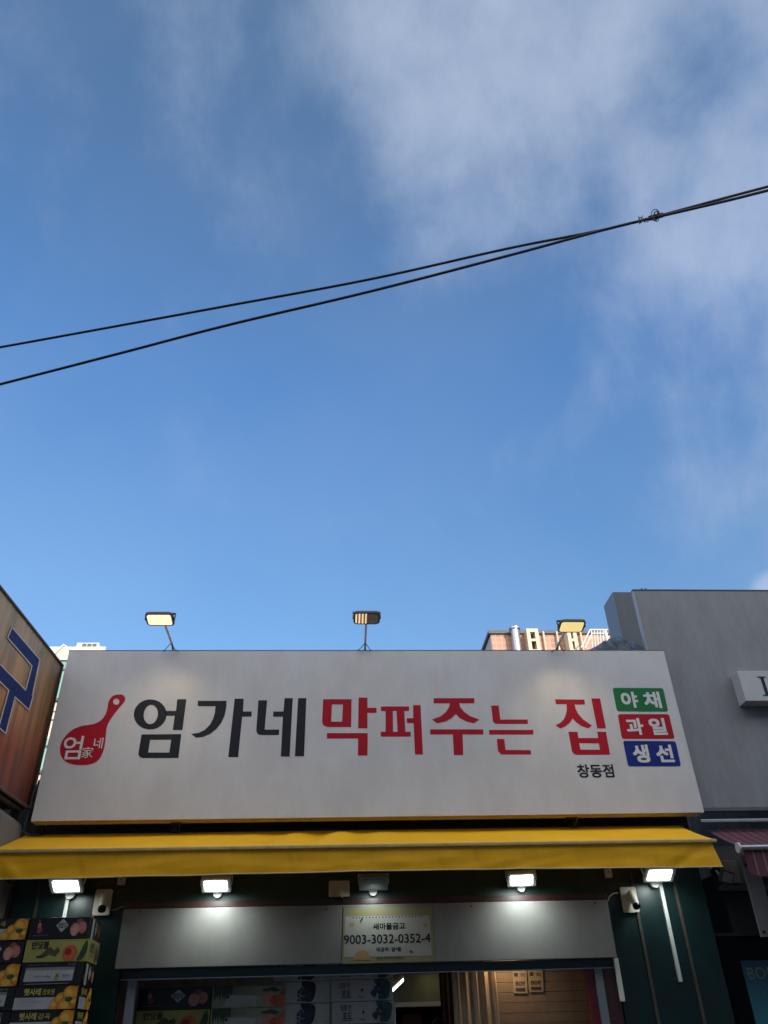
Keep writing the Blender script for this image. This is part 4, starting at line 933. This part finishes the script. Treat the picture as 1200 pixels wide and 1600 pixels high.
b = MB().box((p0.x, 8.47, .9), (p0.x + 1.0, 8.48, p0.z), M_teal); b.build('sheet', po)
b = MB(); world_text(b, 'BOR', 1168, 1511, 1211, 1530, 8.467, mat('poster_letters', (0.08, 0.14, 0.13), .5), .012); 
for i in range(26):
    p = at(1192 + rnd.gauss(0, 6), 1552 + rnd.gauss(0, 7), Y=8.466); b.tube([p, p + Vector((0, .002, 0))], rnd.uniform(.002, .007), MATS['poster_letters'], 6)
b.build('lettering', po)

# tarp on the roof behind the sign
tp = MB(); nu, nv = 60, 24; vs = []
ya, yb = 8.3, 9.15
for j in range(nv + 1):
    for i in range(nu + 1):
        u = i / nu; v = j / nv; px = 900 + 112 * u
        if u < .57: prof = (u / .57) ** .9
        else: prof = 1 - ((u - .57) / .43) ** 1.3
        base = at(px, 1013, Y=8.72); pz = at(965, 993, Y=8.72).z; bz = base.z - .12; k_ = math.sin(math.pi * min(1, max(0, .03 + v * .94))) ** .6; peak = (bz + (pz - .04 - bz) * prof) * k_ + 5.13 * (1 - k_)
        fold = .05 * abs(noise.noise(Vector((u * 7, v * 1.5, 1)))) + .03 * noise.noise(Vector((u * 18, v * 5, 4)))
        vs.append((base.x, ya + (yb - ya) * v + .06 * noise.noise(Vector((u * 9, v * 2, 7))), peak + fold * (prof + .1)))
tp.add(vs, [(j * (nu + 1) + i, j * (nu + 1) + i + 1, (j + 1) * (nu + 1) + i + 1, (j + 1) * (nu + 1) + i) for j in range(nv) for i in range(nu)], mat('tarp_grey', (0.10, 0.115, 0.125), .28, .6, 9, .6, 14, c2=(0.02, 0.024, 0.028), stretch=(3, 1, 1)), True)
tag(tp.build('tarpaulin', loc=(3, 8.9, 5.15)), 'crumpled dark plastic sheet on the roof behind the sign', 'tarpaulin')

# ------------------------------------------------------------------ background buildings
YT = 32
M_pink = brick_mat('pink_tiles', (0.44, 0.24, 0.165), (0.50, 0.36, 0.28), .28, .26, .6)
tw = thing('tiled_building', (12, YT, 0), 'distant building with pink tiled top storey behind the sign', 'building')
tl = at(767, 991, Y=YT); tr = at(946, 989, Y=YT)
MB().box((tl.x, YT, 0), (tr.x + 4, YT + 7, tl.z), M_pink, 0).build('wall', tw)
MB().box((tl.x - .02, YT + .02, 0), (tl.x - .005, YT + 6.9, tl.z - .02), mat('pale_gable', (0.42, 0.42, 0.42), .7, .1)).build('gable_wall', tw)
MB().box((tl.x - .12, YT - .1, tl.z + .003), (tr.x + 4, YT + 7, tl.z + .16), mat('slate_coping', (0.10, 0.11, 0.12), .7)).build('coping', tw)
M_cream = mat('cream_paint', (0.62, 0.52, 0.38), .6, .08, 3)
for (xa_, xb_) in ((822, 845), (885, 905)):
    f = MB(); a = at(xa_, 982, Y=YT - .6); c = at(xb_, 1013, Y=YT - .6); tk = .16; zb2 = c.z - .2
    f.box((a.x, YT - .6, zb2), (a.x + tk, YT - .01, a.z), M_cream); f.box((c.x - tk, YT - .6, zb2), (c.x, YT - .01, a.z), M_cream); f.box((a.x + tk + .001, YT - .59, a.z - tk), (c.x - tk - .001, YT - .01, a.z), M_cream); f.box((a.x + tk + .001, YT - .59, zb2 - .001), (c.x - tk - .001, YT - .01, zb2 + tk), M_cream)
    f.box((a.x + tk + .001, YT - .59, a.z - .62), (c.x - tk - .001, YT - .5, a.z - .5), M_cream)
    f.add([(a.x + tk, YT - .02, a.z - .2), (c.x - tk, YT - .02, a.z - .2), (c.x - tk, YT - .5, a.z - .66), (a.x + tk, YT - .5, a.z - .66)], [(0, 1, 2, 3)], mat('dormer_glass', (0.09, 0.10, 0.11), .2))
    f.build('dormer_frame', tw)
a = at(804, 984, Y=YT - .4); f = MB().tube([(a.x, YT - .4, a.z - 2), (a.x, YT - .4, a.z)], .2, M_silver, 16)
f.tube([(a.x, YT - .4, a.z), (a.x, YT - .4, a.z + .08)], .26, M_silver, 16)
f.build('flue_pipe', tw)
for px in (849, 870, 907):
    a = at(px, 990, Y=YT - .15); MB().tube([(a.x, YT - .15, a.z - 2), (a.x, YT - .15, a.z + .1)], .05, M_cream, 8).build('pipe', tw)
# stair railing
rlg = thing('roof_railing', at(925, 1010, Y=YT - 1.5), 'white steel stair railing on the tiled building beside the tarpaulin', 'railing')
f = MB(); yy = YT - 1.5
def seg(p, q, r=.035): f.tube([at(*p, Y=yy), at(*q, Y=yy)], r, M_letwhite, 6)
seg((922, 984), (950, 984)); seg((908, 1012), (922, 984)); seg((914, 1013), (925, 990)); seg((925, 990), (950, 990))
for i in range(6): seg((924 + i * 4.5, 984), (926 + i * 4.5, 1012), .022)
seg((945, 984), (952, 1012), .07)
f.build('bars', rlg)

YL = 24
cb_ = thing('cream_building', (-9, YL, 0), 'sunlit cream office building with green glass seen through the gap at the left', 'building')
ct = at(90, 1015, Y=YL)
M_creamw = mat('cream_cladding', (0.72, 0.63, 0.50), .6, .08, 2, dirt=.1)
x0_, x1_ = -16, at(162, 1012, Y=YL).x
b = MB(); b.box((x0_, YL, 0), (x1_, YL + 8, ct.z), M_creamw); b.build('wall', cb_)
b = MB(); b.box((x0_ - .1, YL - .12, ct.z - .42), (x1_ + .1, YL - .002, ct.z + .05), M_creamw); b.build('parapet', cb_)
M_glass = mat('green_glass', (0.24, 0.42, 0.36), .12, .3, 1.2, stretch=(1, 1, .4)); M_gd = mat('mullion', (0.10, 0.12, 0.12), .5)
def zof(py): return at(80, py, Y=YL).z
for (ya_, yb_) in ((1033, 1092), (1155, 1204)):
    za, zb2 = zof(ya_), zof(yb_)
    w_ = MB().box((x0_, YL - .05, zb2), (x1_, YL - .003, za), M_glass).build('window_band', cb_)
    mm = MB()
    for i in range(10): mm.box((x0_ + i * 1.25, YL - .09, zb2), (x0_ + i * 1.25 + .07, YL - .052, za), M_gd)
    mm.box((x0_, YL - .09, zb2 - .09), (x1_, YL - .052, zb2 - .002), M_gd); mm.box((x0_, YL - .09, (za * .75 + zb2 * .25) - .03), (x1_, YL - .088, (za * .75 + zb2 * .25) + .03), M_gd)
    mm.build('mullions', w_)
mm = MB()
for py in (1028, 1112, 1125, 1228, 1248): z = zof(py); mm.box((x0_, YL - .014, z - .02), (x1_, YL - .002, z + .02), M_gd)
mm.build('joint', cb_)
ac = thing('air_conditioner', at(135, 1014, Y=YL + .3), 'white outdoor air conditioner unit on the roof of the cream building', 'air conditioner')
a = at(119, 1005, Y=YL - .1); c = at(154, 1015, Y=YL - .1)
zz_ = ct.z + .052; ay = YL + .05
A0 = at(119, 1010, Y=ay).x; A1 = at(154, 1010, Y=ay).x; AZ = at(136, 1004, Y=ay).z
MB().box((A0, ay, zz_), (A1, ay + .5, AZ), M_letwhite, .02).build('casing', ac)
f = MB(); n_ = 9
f.box((A0 + .18, ay - .012, zz_ + .03), (A1 - .05, ay - .002, AZ - .04), M_gd)
for i in range(4): x = A0 + .18 + (A1 - A0 - .23) * i / 3; f.box((x - .01, ay - .02, zz_ + .03), (x + .01, ay - .013, AZ - .04), M_letwhite)
f.build('grille', ac)
f = MB().tube([(A0 - .1, ay + .1, zz_ - .05), (A0 - .35, ay - .2, zz_ + .05), (A0 - .6, ay - .2, zz_ - .3)], .035, M_letwhite, 8); f.build('pipe', ac)

# building across the street, behind the viewer (keeps the shop front in shade)
op = thing('street_building', (0, -7, 0), 'building across the street behind the viewer', 'building')
OH = 12.5
MB().box((-26, -12, 0), (30, -3.2, OH), mat('opposite_render', (0.68, 0.62, 0.54), .8, .12, 2, dirt=.2)).build('wall', op)
mm = MB()
for k in range(3):
    for i in range(18): x = -25 + i * 3.1; z = 1.0 + k * 3.2; mm.box((x, -3.19, z), (x + 1.7, -3.15, z + 1.6), mat('window_glass', (0.05, 0.06, 0.07), .1, .1))
mm.build('windows', op)

# ------------------------------------------------------------------ overhead cables
YC = 4.2
def cable(name, pts, r, label, Yo=0.0):
    P3 = [at(x, y, Y=YC + Yo) for x, y in (pts[:-1:3] + pts[-1:])]
    d0 = (P3[0] - P3[1]).normalized(); d1 = (P3[-1] - P3[-2]).normalized()
    full = [P3[0] + d0 * 14, P3[0] + d0 * 6, P3[0] + d0 * 1.5] + P3 + [P3[-1] + d1 * 1.5, P3[-1] + d1 * 6, P3[-1] + d1 * 14]
    fine = []
    for i in range(len(full) - 1):
        p0, p1, p2, p3 = full[max(0, i - 1)], full[i], full[i + 1], full[min(len(full) - 1, i + 2)]
        for s in range(8):
            t = s / 8
            q = 0.5 * ((2 * p1) + (-p0 + p2) * t + (2 * p0 - 5 * p1 + 4 * p2 - p3) * t * t + (-p0 + 3 * p1 - 3 * p2 + p3) * t ** 3)
            q += Vector((0, 0, .0012 * noise.noise(q * 2.2 + Vector((Yo * 9, 0, 0))))); fine.append(q)
    fine.append(full[-1])
    tag(MB().tube(fine, r * .5, M_rubber, 8, r2=r * 1.18).build(name, loc=P3[len(P3) // 2]), label, 'cable', 'black cables strung across the street')
cable('overhead_cable', [(-2, 543), (60, 531), (120, 522), (180, 510), (240, 501), (300, 489), (360, 477), (420, 467), (500, 452), (580, 436), (660, 419), (740, 401), (800, 387), (850, 381), (900, 369), (960, 355), (1000, 345), (1060, 329), (1130, 310), (1202, 291)], .0135, 'black overhead cable, the upper of the two')
cable('overhead_cable', [(-2, 601), (60, 585), (120, 569), (180, 554), (240, 539), (300, 522), (360, 507), (420, 493), (500, 475), (580, 455), (660, 437), (740, 414), (800, 398), (850, 383), (900, 370), (960, 355), (1000, 347), (1060, 333), (1130, 315), (1202, 297)], .0145, 'black overhead cable, the lower of the two', -.035)
b = MB()
def loop(cx, cy, rx, ry, r, n=24, dep=.02, a0=0, a1=2 * math.pi):
    b.tube([at(cx + rx * math.cos(a), cy + ry * math.sin(a), Y=YC - .03 + dep * math.sin(2 * a)) for a in [a0 + (a1 - a0) * i / n for i in range(n + 1)]], r, M_rubber, 6)
loop(1024, 335, 6.3, 8, .004); loop(1026, 338, 4, 8, .004); loop(1023, 340, 4.5, 5, .004); loop(1025, 334, 3, 3.5, .0035); loop(1009, 344, 4.5, 3, .004); loop(1001, 344, 2, 4.5, .004)
b.tube([at(998, 338, Y=YC - .03), at(999, 350, Y=YC - .05)], .004, M_rubber, 6); b.tube([at(1004, 337, Y=YC - .03), at(1002, 347, Y=YC - .05)], .004, M_rubber, 6)
b.tube([at(1015, 341, Y=YC - .015), at(1035, 336, Y=YC - .015)], .024, M_rubber, 8)
tag(b.build('wire_tie', loc=at(1020, 340, Y=YC)), 'coil of thin black wire tying the two overhead cables together', 'wire tie')

# ------------------------------------------------------------------ light
sun_el, sun_dir = R(21), Vector((.42, -1, 0)).normalized()
S = Vector((sun_dir.x * math.cos(sun_el), sun_dir.y * math.cos(sun_el), math.sin(sun_el)))
ld = bpy.data.lights.new('sun', 'SUN'); ld.energy = 4.0; ld.angle = R(.53); ld.color = (1, .90, .76)
so = bpy.data.objects.new('sun', ld); col.objects.link(so); so.rotation_euler = (-S).to_track_quat('-Z', 'Y').to_euler(); so.location = (0, -5, 20)

wd = bpy.data.worlds.new('World'); scn.world = wd; wd.use_nodes = True
nt = wd.node_tree; N = nt.nodes; L = nt.links; bg = N['Background']; bg.inputs[1].default_value = 0.12
sky = N.new('ShaderNodeTexSky'); sky.sky_type = 'NISHITA'; sky.sun_disc = False; sky.sun_elevation = sun_el; sky.sun_rotation = math.atan2(S.x, S.y); sky.air_density = 1.0; sky.dust_density = .6; sky.ozone_density = 1.5
tc = N.new('ShaderNodeTexCoord')
def math_(op, a, b_=None, c_=None):
    n = N.new('ShaderNodeMath'); n.operation = op
    for i, v in enumerate((a, b_, c_)):
        if v is None: continue
        if isinstance(v, (int, float)): n.inputs[i].default_value = v
        else: L.new(v, n.inputs[i])
    return n.outputs[0]
def smooth_(v, lo, hi, a=0.0, b_=1.0):
    n = N.new('ShaderNodeMapRange'); n.interpolation_type = 'SMOOTHSTEP'; n.inputs['From Min'].default_value = lo; n.inputs['From Max'].default_value = hi; n.inputs['To Min'].default_value = a; n.inputs['To Max'].default_value = b_
    L.new(v, n.inputs[0]); return n.outputs[0]
vec = tc.outputs['Generated']
sp = N.new('ShaderNodeSeparateXYZ'); L.new(vec, sp.inputs[0]); X_, Y_, Z_ = sp.outputs
SKY_TINT = [(0.0, (1.1, 1.2, 1.4)), (.46, (1.10, 1.50, 1.75)), (.70, (1.05, 1.62, 2.12)), (.93, (1.5, 1.75, 1.85))]
cr = N.new('ShaderNodeValToRGB'); L.new(Z_, cr.inputs[0]); el = cr.color_ramp.elements
TS = 4.0
for i, (ps, cc) in enumerate(SKY_TINT):
    q = el[i] if i < 2 else el.new(ps); q.position = ps; q.color = (*[v / TS for v in cc], 1)
vm = N.new('ShaderNodeVectorMath'); vm.operation = 'MULTIPLY'; L.new(sky.outputs[0], vm.inputs[0]); L.new(cr.outputs[0], vm.inputs[1])
vs_ = N.new('ShaderNodeVectorMath'); vs_.operation = 'SCALE'; vs_.inputs['Scale'].default_value = TS; L.new(vm.outputs[0], vs_.inputs[0])
# clouds on a high flat layer
den = math_('ADD', Z_, .25)
cv = N.new('ShaderNodeCombineXYZ'); L.new(math_('DIVIDE', X_, den), cv.inputs[0]); L.new(math_('DIVIDE', Y_, den), cv.inputs[1])
def fbm(scale, rot, st, detail=8, rough=.6, dist=0.0, loc=(0, 0, 0)):
    mp = N.new('ShaderNodeMapping'); mp.inputs['Rotation'].default_value = rot; mp.inputs['Scale'].default_value = st; mp.inputs['Location'].default_value = loc; L.new(vec, mp.inputs[0])
    n = N.new('ShaderNodeTexNoise'); n.inputs['Scale'].default_value = scale; n.inputs['Detail'].default_value = detail; n.inputs['Roughness'].default_value = rough; n.inputs['Distortion'].default_value = dist
    L.new(mp.outputs[0], n.inputs['Vector']); return n.outputs[0]
n1 = fbm(5.0, (R(20), R(-25), R(10)), (1.25, 1, .8), 14, .6, .12, (3.1, 1.4, .2)); n2 = fbm(2.3, (0, R(20), 0), (1, 1, .8), 4, .5, 0.2, (1.2, 5, 2))
def dirdot(px, py):
    d = (MW @ Vector((px - 600, 800 - py, -F))).normalized(); n = N.new('ShaderNodeVectorMath'); n.operation = 'DOT_PRODUCT'; n.inputs[1].default_value = d; L.new(vec, n.inputs[0]); return n.outputs['Value']
def blob(px, py, ro, ri, amp): return smooth_(dirdot(px, py), math.cos(R(ro)), math.cos(R(ri)), 0, amp)
blobs = [blob(880, 80, 19, 1, .56), blob(740, 290, 9, 1, .34), blob(1230, 130, 13, 1, .72), blob(1220, 330, 11, 1, .5), blob(1150, 540, 13, 1, .34), blob(1200, 720, 9, 1, .22), blob(470, 120, 13, 1, .24), blob(640, 10, 9, 1, .22), blob(60, 0, 14, 1, .22),
         blob(1218, 932, 2.2, .8, .8), blob(1060, 800, 5, .5, .30), blob(850, 20, 9, 1, .22)]
msum = blobs[0]
for q_ in blobs[1:]: msum = math_('ADD', msum, q_)
gap = math_('ADD', blob(1070, 110, 5, 1, .22), blob(1010, 260, 5, 1, .20))
msum = math_('SUBTRACT', math_('MINIMUM', msum, .95), gap)
mBackFill = smooth_(Y_, .1, -.5, 0, 1.0)  # bright cloud added over the unseen half of the sky, lifts the shaded front
dd = math_('ADD', msum, math_('MULTIPLY', math_('SUBTRACT', n1, .5), 1.75))
cl = smooth_(dd, .08, 1.35, 0, .58)
haze = math_('MULTIPLY', smooth_(n2, .35, .7), .07)
clb = math_('MULTIPLY', mBackFill, smooth_(n1, .25, .5))
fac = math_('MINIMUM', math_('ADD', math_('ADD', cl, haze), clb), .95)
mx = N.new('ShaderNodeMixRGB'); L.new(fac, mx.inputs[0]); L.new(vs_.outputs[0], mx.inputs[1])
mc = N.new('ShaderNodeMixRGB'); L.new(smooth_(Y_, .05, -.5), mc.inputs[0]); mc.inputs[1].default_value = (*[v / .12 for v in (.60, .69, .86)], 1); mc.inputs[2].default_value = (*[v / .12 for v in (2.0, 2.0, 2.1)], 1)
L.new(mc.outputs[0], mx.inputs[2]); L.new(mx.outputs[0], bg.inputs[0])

scn.view_settings.view_transform = 'Standard'; scn.view_settings.look = 'None'; scn.view_settings.exposure = 0; scn.view_settings.gamma = 1
scn.render.resolution_x = 768; scn.render.resolution_y = 1024
